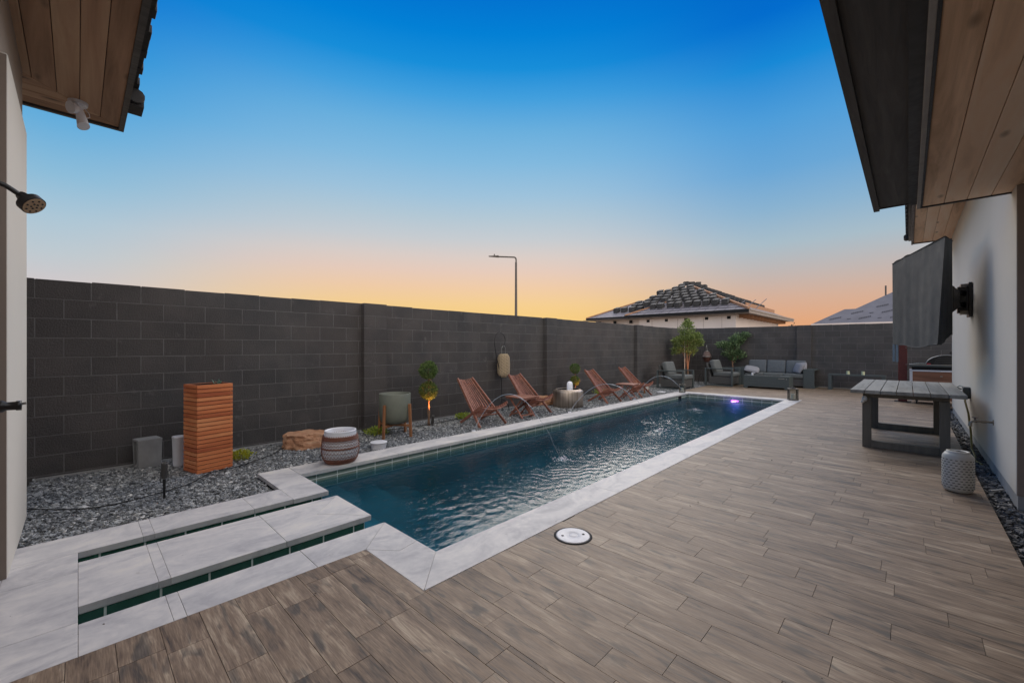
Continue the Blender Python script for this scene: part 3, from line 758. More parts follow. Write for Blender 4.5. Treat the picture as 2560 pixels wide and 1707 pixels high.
b = MB(); b.box(.625, .660, 8.80, 9.14, 1.76, 2.25); b.build('wall_plate', M_black, tv, bevel=.004)
M_br = plain('raw_steel_bracket', (.33, .28, .22), .5)
for z_ in (2.19, 1.80): b = MB(); b.box(.55, .635, 8.86, 9.10, z_, z_+.045); b.build('bracket_shelf', M_br, tv)
b = MB(); b.bar((.60, 8.95, 1.93), (.43, 8.45, 1.93), .05, .07); b.bar((.60, 8.95, 2.10), (.43, 8.45, 2.10), .05, .07); b.bar((.50, 8.62, 2.0), (.27, 8.1, 1.98), .06, .22, w1=.08, t1=.62); b.box(.52, .66, 8.9, 9.04, 1.82, 2.2); b.cyl((.44, 8.45, 1.86), (.44, 8.45, 2.17), .025, n=12)
b.build('swing_arm', M_black, tv)
# outlet box, faucet, hose
t = thing('hose_reel_box', 'small dark grey outlet box on the white wall beside the table end', 'box', (.665, 9.18, .64))
b = MB(); b.box(-.075, -.002, -.08, .08, -.085, .085); b.build('cover', plain('grey_plastic', (.06, .075, .08), .4), t, bevel=.01)
b = MB(); b.tube([(-.06, .04, .08), (-.10, .07, .10), (-.13, .05, .07), (-.09, .0, .05)], .010, 6); b.build('plastic_wrap', plain('clear_bag', (.25, .30, .30), .2), t)
t = thing('faucet', 'brass hose faucet on a pipe sticking out of the white wall', 'faucet', (.665, 6.83, .50))
M_brass = plain('aged_brass', (.25, .21, .16), .4, .2, metal=.6)
b = MB(); b.cyl((0, 0, .01), (-.13, 0, .01), .011, n=12); b.cyl((-.05, 0, .01), (-.09, 0, .01), .016, n=12); b.cyl((0, 0, .01), (-.006, 0, .01), .03, n=16); b.build('pipe', M_brass, t)
b = MB(); b.tube([(-.12, 0, .01), (-.155, 0, .008), (-.17, -.01, -.015), (-.172, -.014, -.05)], [.015, .015, .014, .018], 10); b.build('spout', M_brass, t)
b = MB(); b.cyl((-.135, 0, .02), (-.135, 0, .045), .007, n=8); b.cyl((-.135, 0, .045), (-.135, 0, .055), .024, n=10); b.build('handle', plain('faucet_wheel', (.12, .09, .08), .5), t)
hp = [(.60, 8.9, .62), (.585, 8.75, .55), (.60, 8.5, .40), (.60, 8.2, .2), (.59, 7.95, .02), (.60, 7.7, -.035), (.575, 7.45, -.04), (.62, 7.25, -.04)]
b = MB(); b.tube(hp, .011, 8); tag(b.build('garden_hose', plain('yellow_green_hose', (.22, .19, .06), .5)), 'yellow green hose hanging from the wall box down to the dark gravel', 'hose')
b = MB(); b.bar((.56, 5.95, -.03), (.65, 6.05, -.025), .022, .012); tag(b.build('wood_stake', plain('bleached_wood', (.35, .33, .30), .8)), 'pale stick lying on the dark gravel strip by the white wall', 'stick')

# ================================================================= DINING TABLE
t = thing('dining_table', 'weathered grey wood outdoor table with plank top and square frame legs', 'table', (0, 0, 0))
b = MB(); x0, x1 = -.565, .50; pw = (x1-x0)/7
for i in range(7): b.box(x0+i*pw+.003, x0+(i+1)*pw-.003, 7.12+random.uniform(-.003, .003), 9.50, .714, .760+random.uniform(-.001, .001))
b.build('table_top', M_table, t, bevel=.004)
b = MB(); b.box(-.44, .36, 7.24, 7.28, .66, .7135); b.box(-.44, .36, 9.0, 9.04, .66, .7135); b.box(-.40, -.36, 7.28, 9.0, .66, .7135); b.box(.28, .32, 7.28, 9.0, .66, .7135); b.build('apron', M_tableleg, t, bevel=.003)
for y in (7.22, 8.98):
    b = MB(); b.box(-.445, -.355, y, y+.09, 0, .659); b.box(.275, .365, y, y+.09, 0, .659); b.box(-.354, .274, y+.004, y+.086, .002, .092); b.build('leg_frame', M_tableleg, t, bevel=.004)
b = MB(); b.ball((-.42, 7.20, .64), .03, 8, 6, (1, 1, 1.3)); b.ball((-.44, 7.2, .60), .02, 8, 6); b.build('plastic_wrap', plain('white_wrap', (.5, .5, .48), .4), t)

# ================================================================= WHITE SLOTTED LANTERN
t = thing('slotted_lantern', 'cream ceramic lantern with rows of dark slots on the deck by the gravel strip', 'lantern', (.33, 5.60, 0)); t.scale = (.69, .69, 1.0)
prof = [(.001, .0), (.105, .0), (.135, .012), (.150, .04), (.154, .09), (.154, .29), (.148, .325), (.125, .350), (.112, .354), (.112, .368), (.096, .371), (.088, .362), (.001, .362)]
M_cream = plain('cream_ceramic', (.50, .48, .43), .5, .08, bmp=.1)
b = MB(); b.lathe(prof, 48); b.build('body', M_cream, t)
b = MB(); b.lathe([(.086, .3625), (.001, .3735)], 32); b.build('solar_lid', M_black, t)
b = MB()
for j in range(12):
    z = .045+j*.0228
    for i in range(20):
        a = 2*PI*(i+(j % 2)*.5)/20; r_ = .1546 if z > .07 else .1535
        if z > .29: r_ = .1535
        pa = a-.082; pb = a+.082
        p0 = (r_*math.cos(pa), r_*math.sin(pa), z); p1 = (r_*math.cos(pb), r_*math.sin(pb), z)
        pm = (r_*1.003*math.cos(a), r_*1.003*math.sin(a), z)
        for q0, q1 in ((p0, pm), (pm, p1)): b.bar(q0, q1, .002, .0058)
b.build('slots', M_blacksoft, t)  # dark bars laid on the body stand in for shade inside open slots

# ================================================================= POOL LID ON DECK
t = thing('deck_hatch', 'round white skimmer lid set in the wood look deck', 'hatch', (-1.705, 2.405, 0))
b = MB(); b.lathe([(.118, .0015), (.134, .0018), (.134, -.002)], 48); b.build('collar', M_blacksoft, t)
b = MB(); b.lathe([(.001, .0065), (.030, .0065), (.032, .0045), (.035, .0045), (.037, .0065), (.095, .0065), (.100, .005), (.104, .0065), (.114, .006), (.117, .003), (.117, .0016)], 48); b.build('cover', M_white, t)
for s_ in (-1, 1): b = MB(); b.box(.075*s_-.008, .075*s_+.008, -.010, .010, .0066, .0075); o = b.build('finger_hole', M_blacksoft, t); o.rotation_euler = (0, 0, .9)

# ================================================================= PLANTER (orange slats)
M_white_r = M_white
t = thing('slatted_planter', 'tall orange red cedar slat planter box on the gravel', 'planter', (-5.49, .88, GZ), math.radians(104))
# local x along right face (0..~.35), local y along left face (0..+.31)
PW, PD, PH = .352, .31, .956; ns_ = 21; sh_ = PH/ns_
b = MB()
for i in range(ns_): b.box(0, PW, .0, .018, i*sh_+.0035, (i+1)*sh_-.0035); 
b.build('front_slats', M_redwood, t, bevel=.002); b = MB()
for i in range(ns_): b.box(0, PW, PD-.018, PD, i*sh_+.0035, (i+1)*sh_-.0035)
b.build('rear_slats', M_redwood, t, bevel=.002)
for sx0 in (0, PW-.018):
    b = MB()
    for i in range(ns_): b.box(sx0, sx0+.018, .0185, PD-.0185, i*sh_+.0035, (i+1)*sh_-.0035)
    b.build('side_slats', M_redwood_y, t, bevel=.002)
b = MB(); b.box(.019, .03, .019, PD-.019, .002, PH-.006); b.box(PW-.03, PW-.019, .019, PD-.019, .002, PH-.006); b.box(.03, PW-.03, .019, .03, .002, PH-.006); b.box(.03, PW-.03, PD-.03, PD-.019, .002, PH-.006); b.box(.03, PW-.03, .03, PD-.03, .05, PH-.10); b.build('liner', M_blacksoft, t)
M_succ = leafmat('succulent_leaf', [(.10, .20, .15, 1), (.22, .36, .28, 1)])
V, F = leaves(16, ballsampler((.29, .20, PH-.01), (.035, .03, .02), .1), .05, .3, outward=outw((.29, .20, PH-.06)))
tmp = fast('succulent', V, F, M_succ); tmp.parent = t
t['label'] = 'tall orange red cedar slat planter box on the gravel'
# white bucket
t = thing('bucket', 'white plastic bucket half hidden behind the orange slat planter', 'bucket', (-6.05, .80, GZ))
b = MB(); t.scale = (.8, .8, 1); b.lathe([(.001, 0), (.062, 0), (.068, .02), (.078, .33), (.083, .335), (.080, .345), (.073, .34), (.070, .31), (.001, .31)], 32); b.build('shell', M_white, t)
b = MB(); b.disc(.069, .315, 32); b.build('contents', plain('blue_water', (.05, .20, .35), .2), t)
# concrete block form
t = thing('concrete_cube', 'grey fibre concrete planter block against the charcoal wall', 'planter', (-6.17, .47, GZ), math.radians(10)); t.scale = (.8, .84, 1)
b = MB(); b.add([(-.02, 0, 0), (-.02, .24, 0), (-.24, .24, 0), (-.24, 0, 0), (0, -.01, .325), (0, .245, .325), (-.25, .245, .325), (-.25, -.01, .325)],
      [(0, 3, 2, 1), (4, 5, 6, 7), (0, 1, 5, 4), (1, 2, 6, 5), (2, 3, 7, 6)]); b.add([(-.02, .0, 0), (0, -.01, .325), (-.25, -.01, .325), (-.24, 0, 0), (-.035, .0, .02), (-.02, -.008, .305), (-.23, -.008, .305), (-.225, 0, .02)], [(0, 1, 5, 4), (1, 2, 6, 5), (2, 3, 7, 6), (3, 0, 4, 7)])
b.add([(-.035, .0, .02), (-.02, -.008, .305), (-.23, -.008, .305), (-.225, 0, .02), (-.035, .03, .02), (-.02, .03, .305), (-.23, .03, .305), (-.225, .03, .02)], [(0, 1, 5, 4), (1, 2, 6, 5), (2, 3, 7, 6), (3, 0, 4, 7), (4, 5, 6, 7)])
b.build('body', M_conc, t, bevel=.006)
# spike light + cable
def spike(name, loc, rz, tilt, label, h=.20, lamp=None):
    t = thing(name, label, 'garden light', loc, rz)
    b = MB(); b.cyl((0, 0, -.05), (0, 0, h-.07), .008, .012, 10); b.build('stake', M_black, t)
    b = MB(); b.box(-.003, .003, -.030, -.027, h-.09, h+.0); b.box(-.003, .003, .027, .030, h-.09, h+.0); b.box(-.003, .003, -.030, .030, h-.095, h-.089); b.build('yoke', M_black, t)
    b = MB(); b.cyl((0, 0, -.04), (0, 0, .085), .022, .025, 20); b.lathe([(.025, .085), (.025, .102), (.021, .102), (.021, .08), (.001, .08)], 20); o = b.build('lamp_can', plain('dark_bronze', (.05, .047, .045), .45), t); o.location = (0, 0, h-.02); o.rotation_euler = (0, tilt, 0)
    return t
spike('spike_light', (-4.87, .54, GZ-.0), .3, .05, 'dark bronze spike light standing alone in the near gravel', .24)
cpts = [(-5.3, -.3, -.02), (-5.0, -.05, -.015), (-4.9, .2, -.02), (-4.95, .5, -.012), (-5.1, .75, -.02), (-5.35, .98, -.012), (-5.45, 1.25, -.02), (-5.75, 1.7, -.015), (-6.05, 1.95, -.02), (-6.2, 2.6, -.02), (-6.05, 3.4, -.012), (-6.0, 4.2, -.02), (-6.1, 5.0, -.02)]
def smoothpts(P_, k=8):
    out = []; P_ = [Vector(p) for p in P_]
    for i in range(len(P_)-1):
        p0 = P_[max(i-1, 0)]; p1 = P_[i]; p2 = P_[i+1]; p3 = P_[min(i+2, len(P_)-1)]
        for j in range(k):
            s_ = j/k; out.append(.5*((2*p1)+(-p0+p2)*s_+(2*p0-5*p1+4*p2-p3)*s_*s_+(-p0+3*p1-3*p2+p3)*s_**3))
    out.append(P_[-1]); return out
b = MB(); b.tube([Vector((p.x+random.uniform(-.008, .008), p.y, p.z+.004)) for p in smoothpts(cpts)], .0055, 6)
tag(b.build('garden_cable', M_blacksoft), 'thin black lighting cable snaking over the gravel', 'cable')

# ================================================================= GROUND COVER PLANTS
M_lime = leafmat('lime_leaf', [(.16, .26, .02, 1), (.30, .40, .04, 1), (.50, .55, .08, 1)])
M_yel = leafmat('yellow_leaf', [(.30, .32, .02, 1), (.55, .50, .04, 1), (.30, .38, .05, 1)])
def shrublet(loc, r, n, mat, label, hz=.06):
    V, F = leaves(n, ballsampler((0, 0, hz*.55), (r, r, hz), .2, .3), .034, .45, outward=outw((0, 0, -.08)))
    o = fast('ground_cover_plant', V, F, mat); o.location = loc; return tag(o, label, 'plant', 'low lime plants in the gravel')
shrublet((-5.85, 1.36, GZ+.02), .13, 420, M_yel, 'yellow green low plant just right of the orange planter')
shrublet((-5.98, 3.22, GZ+.02), .19, 520, M_lime, 'lime green low plant at the foot of the grey pot stand')
shrublet((-6.1, 5.05, GZ+.02), .16, 460, M_lime, 'bright lime low plant behind the nearest wooden chair')
shrublet((-5.95, 9.65, GZ+.10), .17, 420, M_lime, 'green low plant between the two far wooden chairs', .10)
shrublet((-5.75, 8.35, GZ+.01), .08, 150, M_lime, 'tiny green sprout right of the steel fire pit')

# ================================================================= BOULDERS
def rock(name, loc, r3, seed, mat, label, flat=.82):
    rnd = random.Random(seed); import mathutils.noise as mn
    m = MB(); nu, nv = 56, 34; vs = []
    for j in range(nv+1):
        ph = PI*j/nv
        for i in range(nu):
            th = 2*PI*i/nu; d = Vector((math.sin(ph)*math.cos(th), math.sin(ph)*math.sin(th), math.cos(ph)))
            k_ = 1+.20*mn.noise(d*1.6+Vector((seed, 0, 0)))+.09*mn.noise(d*4+Vector((0, seed, 0)))
            q = d*k_; z = q.z
            z = min(z, .55+.12*mn.noise(Vector((q.x*2, q.y*2, seed))))    # flat top
            layer = .018*math.sin(z*14+3*mn.noise(d*3)); rr = 1+layer+.05*mn.noise(Vector((q.x*7, q.y*7, z*3)))
            q2 = Vector((q.x*rr*r3[0], q.y*rr*r3[1], z*r3[2])); q2 += Vector((mn.noise(q*9), mn.noise(q*9+Vector((5, 0, 0))), mn.noise(q*11)))*.006
            vs.append(q2)
    fs = [(j*nu+i, (j+1)*nu+i, (j+1)*nu+(i+1) % nu, j*nu+(i+1) % nu) for j in range(nv) for i in range(nu)]
    m.add(vs, fs, False); o = m.build(name, mat); o.location = loc; o.rotation_euler = (0, 0, 1.2); return tag(o, label, 'rock')
def rockmat():
    m, n, b_, o = newmat('sandstone'); tc = n.new('ShaderNodeTexCoord').outputs['Object']
    st = n.noise(n.mapping(tc, scale=(3, 3, 30)), 1, 4); g_ = n.noise(tc, 11, 6)
    f = n.math('ADD', n.math('MULTIPLY', st, .6), n.math('MULTIPLY', g_, .4))
    n.l.new(n.ramp(f, [(.30, (.20, .09, .045)), (.48, (.45, .23, .13)), (.66, (.58, .36, .23))]), b_.inputs[0]); b_.inputs['Roughness'].default_value = .85
    bump(n, b_, f, .6, .012); return m
M_rock = rockmat()
rock('boulder', (-6.0, 2.16, GZ+.075), (.30, .24, .20), 3, M_rock, 'large flat tan sandstone boulder on the gravel behind the woven pot')
rock('boulder', (-6.22, 7.62, GZ+.09), (.22, .2, .19), 8, M_rock, 'small red brown rock behind the steel fire pit')

# ================================================================= WOVEN POT
t = thing('woven_pot', 'white pot wrapped in brown rattan weave standing on the pool coping', 'pot', (-4.755, 2.10, .0))
R = lambda z: np.interp(z, [0, .02, .06, .12, .20, .27, .31, .36], [.14, .165, .19, .205, .203, .192, .183, .176])
prof = [(.001, .004)]+[(float(R(z))-.006, z) for z in np.linspace(.004, .355, 18)]+[(.172, .368), (.158, .370), (.150, .35), (.148, .22), (.001, .21)]
b = MB(); b.lathe(prof, 56); b.build('ceramic', M_white, t)
M_rattan = plain('brown_rattan', (.20, .075, .045), .6, .3, 60)
b = MB()
def ring(z, r_, dr=.0): b.tube([((float(R(z))+dr)*math.cos(2*PI*i/56), (float(R(z))+dr)*math.sin(2*PI*i/56), z) for i in range(56)], r_, 6, True)
for z in (.006, .016, .027, .038, .049): ring(z, .007)
for z in (.272, .283, .294, .305): ring(z, .0065)
for z in (.175, .183): ring(z, .005, .001)
for z in (.062, .085, .13, .215, .25): ring(z, .0021, .002)
for za, zb in ((.052, .085), (.085, .13), (.13, .175), (.183, .215), (.215, .25), (.25, .27)):
    nz_ = 34
    for i in range(nz_):
        a0, a1, a2 = 2*PI*i/nz_, 2*PI*(i+.5)/nz_, 2*PI*(i+1)/nz_
        q = [(float(R(z_))*1.008*math.cos(a), float(R(z_))*1.008*math.sin(a), z_) for a, z_ in ((a0, za), (a1, zb), (a2, za))]
        b.tube(q, .0019, 5)
for i in range(46):
    a = 2*PI*i/46; r_ = .178+.003; b.tube([(r_*1.03*math.cos(a), r_*1.03*math.sin(a), .300), (r_*math.cos(a+.03), r_*math.sin(a+.03), .322)], .003, 5)
    b.tube([(.151*math.cos(a), .151*math.sin(a), .315), (.149*math.cos(a+.05), .149*math.sin(a+.05), .323)], .003, 5)
b.build('rattan_weave', M_rattan, t)

# ================================================================= SKIMMER CANISTERS
def lid(loc, h, label, r=.105):
    t = thing('skimmer_canister', label, 'skimmer', loc)
    b = MB(); b.cyl((0, 0, 0), (0, 0, h-.012), r*.84, n=32); b.build('collar', M_white, t)
    b = MB(); b.lathe([(r*.84, h-.014), (r, h-.012), (r, h-.002), (r*.93, h), (.001, h)], 40); b.build('cover', M_white, t)
lid((-5.16, 2.80, GZ-.01), .10, 'white round skimmer canister in the gravel between woven pot and pot stand', .112)
lid((-5.28, 11.90, GZ-.01), .05, 'white round lid low in the gravel near the far left pool corner', .13)

# ================================================================= POT ON STAND
t = thing('pot_stand', 'tall four legged wooden stand under the sage grey pot', 'plant stand', (-5.715, 3.37, GZ), math.radians(25))
fl = []
for i in range(4):
    a = PI/2*i; c_, s_ = math.cos(a), math.sin(a)
    b = MB(); b.bar((.285*c_, .285*s_, 0), (.262*c_, .262*s_, .50), .028, .042, up=(c_, s_, 0)); b.build('leg', M_acacia, t, bevel=.004)
for s_ in (0, 1):
    b = MB()
    if s_: b.box(-.255, .255, -.014, .014, .155, .19)
    else: b.box(-.014, .014, -.255, -.0145, .155, .19); b.box(-.014, .014, .0145, .255, .155, .19)
    b.build('crossbar', M_acacia, t, bevel=.003)
b = MB(); b.lathe([(.001, 0), (.12, .0), (.18, .02), (.218, .07), (.232, .13), (.236, .20), (.236, .455), (.232, .46), (.222, .46), (.219, .455), (.219, .38), (.001, .37)], 56)
o = b.build('pot', plain('sage_ceramic', (.155, .165, .13), .55, .08)); o.location = (-5.715, 3.37, GZ+.192); tag(o, 'sage grey round bottom pot cradled in the wooden stand', 'pot')

# ================================================================= TOPIARIES
M_top = leafmat('topiary_leaf', [(.035, .075, .016, 1), (.09, .16, .035, 1), (.22, .30, .09, 1)])
M_bark = plain('bark', (.22, .13, .08), .85, .3, 30, bmp=.5)
def topiary(loc, z1, r1, z2, r2, label, n=2600, leaf=.028):
    t = thing('topiary', label, 'plant', loc)
    for z, r_ in ((z1, r1), (z2, r2)):
        V, F = leaves(n, ballsampler((0, 0, z), r_*.93, .45, .05), leaf, .45, outward=outw((0, 0, z)))
        fast('foliage', V, F, M_top, t)
    b = MB(); b.tube([(0, 0, 0), (.012, .01, z1*.35), (-.01, .004, z1*.7), (0, 0, z1)], [.020, .017, .015, .012], 8); b.tube([(.02, .015, 0), (.0, -.012, z1*.4), (.012, .01, z1*.8)], [.012, .011, .009], 8); b.tube([(0, 0, z1), (.008, 0, (z1+z2)/2), (0, 0, z2+.05)], [.011, .010, .006], 8); b.build('trunk', M_bark, t)
    return t
topiary((-6.02, 4.20, GZ), .61, .165, .96, .165, 'two ball topiary between the grey pot and the first wooden chair')
topiary((-6.05, 8.62, GZ), .52, .12, .82, .135, 'two ball topiary behind the third wooden chair', 1600, .026)
def uplight(loc, target, power, label, tilt=.15, col=(1, .34, .10)):
    t = spike('uplight', loc, 0, tilt, label, .10)
    L = bpy.data.lights.new('uplight_lamp', 'SPOT'); L.energy = power; L.color = col; L.spot_size = math.radians(58); L.spot_blend = 1.0; L.shadow_soft_size = .03
    o = bpy.data.objects.new('uplight_lamp', L); C.objects.link(o); o.parent = t
    o.location = (0, 0, .23); dd = Vector(target)-(Vector(loc)+o.location); o.rotation_euler = dd.to_track_quat('-Z', 'Y').to_euler(); return t
uplight((-5.94, 4.23, GZ), (-6.02, 4.2, .6), 45.0, 'small black uplight at the trunk of the near topiary')
uplight((-5.97, 8.70, GZ), (-6.05, 8.62, .6), 30.0, 'small black uplight at the far topiary behind the third chair')
uplight((-5.62, 15.05, GZ), (-5.80, 15.26, 1.3), 22.0, 'small black uplight at the corner tree trunk')

# ================================================================= SHEPHERD HOOK + WICKER LANTERN
t = thing('shepherd_hook', 'thin black shepherd hook pole against the block wall', 'hook', (-6.28, 6.27, GZ))
hk = [(0, 0, -.05), (0, -.02, .4), (0, -.04, .72), (0, -.16, 1.12), (0, -.225, 1.42), (0, -.215, 1.56), (0, -.14, 1.655), (0, -.05, 1.66), (0, .055, 1.60), (0, .09, 1.50), (0, .06, 1.42), (0, .02, 1.37), (0, .0, 1.33), (0, .03, 1.30), (0, .06, 1.33)]
b = MB(); b.tube(smoothpts(hk, 5), .0075, 8); b.build('pole', M_black, t)
b = MB(); b.tube(smoothpts([(.06, -.17, 0), (.05, -.10, .17), (0, 0, .24), (.05, .09, .17), (.06, .16, 0)], 5), .007, 6); b.tube(smoothpts([(.0, 0, .24), (.09, .08, .14), (.12, .1, 0)], 5), .006, 6); b.build('foot_prongs', M_black, t)
t = thing('wicker_lantern', 'tall twine wrapped lantern hanging from the shepherd hook', 'lantern', (-6.28, 6.31, .68))
M_twine = plain('twine', (.58, .46, .31), .8, .3, 80)
b = MB(); RR = lambda z: float(np.interp(z, [0, .03, .08, .25, .42, .47, .50], [.075, .10, .128, .135, .125, .10, .06]))
zs = np.linspace(.03, .485, 27)
for k_, z in enumerate(zs): b.tube([(RR(z)*math.cos(2*PI*i/24), RR(z)*math.sin(2*PI*i/24), z+.004*math.sin(i*2.4+k_*1.7)) for i in range(24)], .0062, 5, True)
for i in range(14):
    a = 2*PI*i/14; b.tube([(RR(z)*1.0*math.cos(a), RR(z)*1.0*math.sin(a), z) for z in np.linspace(.03, .485, 8)], .003, 4)
b.build('woven_shade', M_twine, t)
b = MB(); b.lathe([(.001, -.005), (.065, -.005), (.065, .035), (.001, .035)], 24); b.build('base', M_twine, t)
b = MB(); b.lathe([(.10, .05), (.118, .1), (.122, .25), (.112, .42), (.06, .47)], 24); b.build('inner_shade', plain('pale_lining', (.22, .17, .12), .8), t)
b = MB(); b.tube(smoothpts([(0, -.055, .48), (0, -.05, .62), (0, 0, .665), (0, .05, .62), (0, .055, .48)], 5), .005, 6); b.build('handle', M_steel, t)
# second copper lantern near corner
t = thing('shepherd_hook', 'thin black shepherd hook pole in the far gravel corner', 'hook', (-5.42, 16.12, GZ))
b = MB(); b.tube(smoothpts([(-.05, .02, -.05), (-.05, .02, .8), (-.04, 0, 1.5), (0, 0, 1.56), (.03, 0, 1.53), (.02, 0, 1.47)], 5), .008, 6); b.tube(smoothpts([(-.16, -.4, 0), (-.11, -.4, .30), (-.05, -.4, .38), (.01, -.4, .30), (.06, -.4, 0)], 5), .009, 6); b.build('pole', M_black, t)
t = thing('copper_lantern', 'dark copper bell lantern hanging in the far wall corner', 'lantern', (-5.40, 16.10, .76))
M_copper = plain('dark_copper', (.10, .045, .035), .5, .3, 20)
b = MB(); b.lathe([(.001, 0), (.07, 0), (.10, .02), (.155, .19)], 28); b.build('bowl', M_copper, t)
b = MB(); b.lathe([(.165, .195), (.165, .203), (.15, .215), (.085, .38), (.06, .385), (.06, .41), (.001, .41)], 28); b.build('shade', plain('rusty_mesh', (.13, .085, .075), .6, .3, 60), t)
b = MB(); b.lathe([(.164, .186), (.170, .190), (.170, .202), (.164, .206)], 28); b.lathe([(.055, .385), (.062, .385), (.062, .412), (.055, .412)], 20); b.build('rim', M_steel, t)
b = MB(); b.tube(smoothpts([(0, -.075, .40), (0, -.07, .55), (0, 0, .62), (0, .07, .55), (0, .075, .40)], 5), .008, 6); b.build('handle', M_steel, t)

# ================================================================= STICK CHAIRS
def stick_chair(label):
    t = thing('stick_chair', label, 'chair', (0, 0, 0), 0, 'slatted wooden chairs facing the pool')
    # local: +x toward pool, junction of back and seat at x=0, z=.25 above gravel
    J = Vector((0, 0, .25)); bt = Vector((-.50, 0, .78)); ff = Vector((.27, 0, 0)); sfr = Vector((.32, 0, .385)); rf = Vector((-.36, 0, .0))
    bd_ = (bt-J).normalized(); bn = Vector((bd_.z, 0, -bd_.x)); bn = bn if bn.x > 0 else -bn
    ns = 11
    m = MB()
    for i in range(1, ns-1):
        u = i/(ns-1)*2-1; dip = .045*(1-u*u)
        p0 = Vector((J.x, u*.262, J.z))-bn*dip; p1 = Vector((bt.x, u*.165, bt.z))-bn*dip*1.0
        p0 = p0-bd_*.05
        m.bar(p0, p1, .021, .016, up=bn, w1=.0155)
    m.build('back_slats', M_chair, t, bevel=.002)
    for s_ in (-1, 1):
        m = MB(); m.bar((ff.x, s_*.31, ff.z), (bt.x, s_*.172, bt.z), .024, .045, up=bn); m.build('long_leg', M_chair, t, bevel=.003)
    sd = (sfr-rf).normalized(); sn = Vector((-sd.z, 0, sd.x))
    m = MB()
    for i in range(1, ns-1):
        u = i/(ns-1)*2-1; dip = .05*(1-u*u)
        p0 = J+Vector((-.04, u*.245, -.02))-sn*dip; p1 = Vector((sfr.x+.012*(1-u*u), u*.285, sfr.z))-sn*dip
        m.bar(p0, p1, .021, .018, up=sn)
    m.build('seat_slats', M_chair, t, bevel=.002)
    for s_ in (-1, 1):
        m = MB(); m.bar((rf.x, s_*.225, rf.z), (sfr.x, s_*.29, sfr.z), .024, .045, up=sn); m.build('short_leg', M_chair, t, bevel=.003)
    def arc(pc, w, n, dip, nrm, th=.03):
        m = MB(); pts = [Vector(pc)+Vector((0, -w+2*w*i/n, 0))-nrm*dip*(1-(2*i/n-1)**2) for i in range(n+1)]
        for a, c in zip(pts[:-1], pts[1:]): m.bar(a, c, th, .022, up=nrm)
        return m
    arc(J+Vector((-.03, 0, -.045)), .27, 10, .05, sn).build('seat_rail', M_chair, t)
    arc(sfr-sd*.05-sn*.026, .29, 10, .05, sn).build('seat_rail', M_chair, t)
    arc(bt-bd_*.10-bn*.026, .175, 8, .045, bn).build('back_rail', M_chair, t)
    m = MB(); m.cyl((.09, -.30, .16), (.09, .30, .16), .012, n=10); m.build('dowel', M_chair, t)
    return t
ch1 = stick_chair('nearest reddish slatted wooden chair beside the first water arc')
ch1.location = (-5.46, 4.97, GZ)
clone(ch1, (-5.60, 6.45, GZ), 0, 'second slatted wooden chair between the folding table and the steel fire pit')
clone(ch1, (-5.45, 9.06, GZ), -.03, 'third slatted wooden chair right of the steel fire pit in front of the far topiary')
clone(ch1, (-5.46, 10.80, GZ), .02, 'farthest slatted wooden chair beside the dark pilaster and white cushioned seat')
def fold_table(label):
    t = thing('folding_table', label, 'side table', (0, 0, 0), 0, 'small folding wooden side tables')
    m = MB(); w = .235
    for i in range(7): m.box(-w, w, -w+i*2*w/7+.002, -w+(i+1)*2*w/7-.002, .385, .402)
    m.build('top', M_chair, t, bevel=.002)
    for xa_ in (-w+.02, w-.045): m = MB(); m.box(xa_, xa_+.025, -w+.02, w-.02, .36, .3845); m.build('apron', M_chair, t)
    for s_ in (-1, 1):
        for k_ in (-1, 1):
            m = MB(); yy_ = s_*(.165+(.013 if k_ > 0 else -.013)); m.bar((k_*.185, yy_, 0), (-k_*.15, yy_, .375), .020, .032, up=(0, 1, 0)); m.build('leg', M_chair, t, bevel=.002)
    for k_ in (-1, 1):
        m = MB(); m.bar((k_*.145, -.17, .055), (k_*.145, .17, .055), .03, .02); m.build('stretcher', M_chair, t)
    return t
ft = fold_table('small folding wooden table between the first two slatted chairs'); ft.location = (-5.46, 5.99, GZ)
clone(ft, (-5.30, 9.92, GZ), .1, 'small folding wooden table between the two far slatted chairs')
# low cushioned seat
t = thing('cushioned_stool', 'low wooden seat with white cushion behind the farthest slatted chair', 'seat', (-5.78, 11.62, GZ), .1)
for sx_ in (-1, 1):
    for sy_ in (-1, 1):
        b = MB(); b.box(.17*sx_-.02, .17*sx_+.02, .16*sy_-.02, .16*sy_+.02, 0, .20 if sx_ > 0 else .34); b.build('leg', M_acacia, t, bevel=.004)
b = MB(); b.box(-.19, -.16, -.14, .14, .17, .36); b.build('backrest', M_acacia, t, bevel=.02)
b = MB(); b.box(-.155, .20, -.15, .15, .185, .25); b.build('cushion', plain('white_fabric', (.65, .64, .60), .9, .05), t, bevel=.025, seg=3, allsmooth=True)
b = MB(); b.box(-.15, .185, -.139, .139, .08, .18); b.build('skirt', plain('white_canvas', (.55, .54, .50), .9, .05), t)

# ================================================================= FIRE PIT (steel)
t = thing('fire_pit', 'round stainless steel fire pit on the gravel', 'fire pit', (-5.64, 7.76, GZ))
def brushed():
    m, n, b_, o = newmat('brushed_steel'); tc = n.new('ShaderNodeTexCoord').outputs['Object']
    st = n.noise(n.mapping(tc, scale=(1, 1, .02)), 26, 3); b_.inputs['Metallic'].default_value = 1
    n.l.new(n.ramp(st, [(.35, (.40, .32, .26)), (.6, (.60, .52, .45))]), b_.inputs[0]); n.put(b_, 'Roughness', n.ramp(st, [(.3, (.38,)*3), (.7, (.52,)*3)])); return m
b = MB(); b.lathe([(.33, 0), (.345, .01), (.345, .355), (.342, .362), (.285, .395), (.262, .400), (.250, .394), (.25, .1), (.001, .09)], 72); b.build('drum', brushed(), t)
b = MB(); b.lathe([(.249, .395), (.249, .11), (.001, .105)], 48); b.build('burn_chamber', M_blacksoft, t)
b = MB()
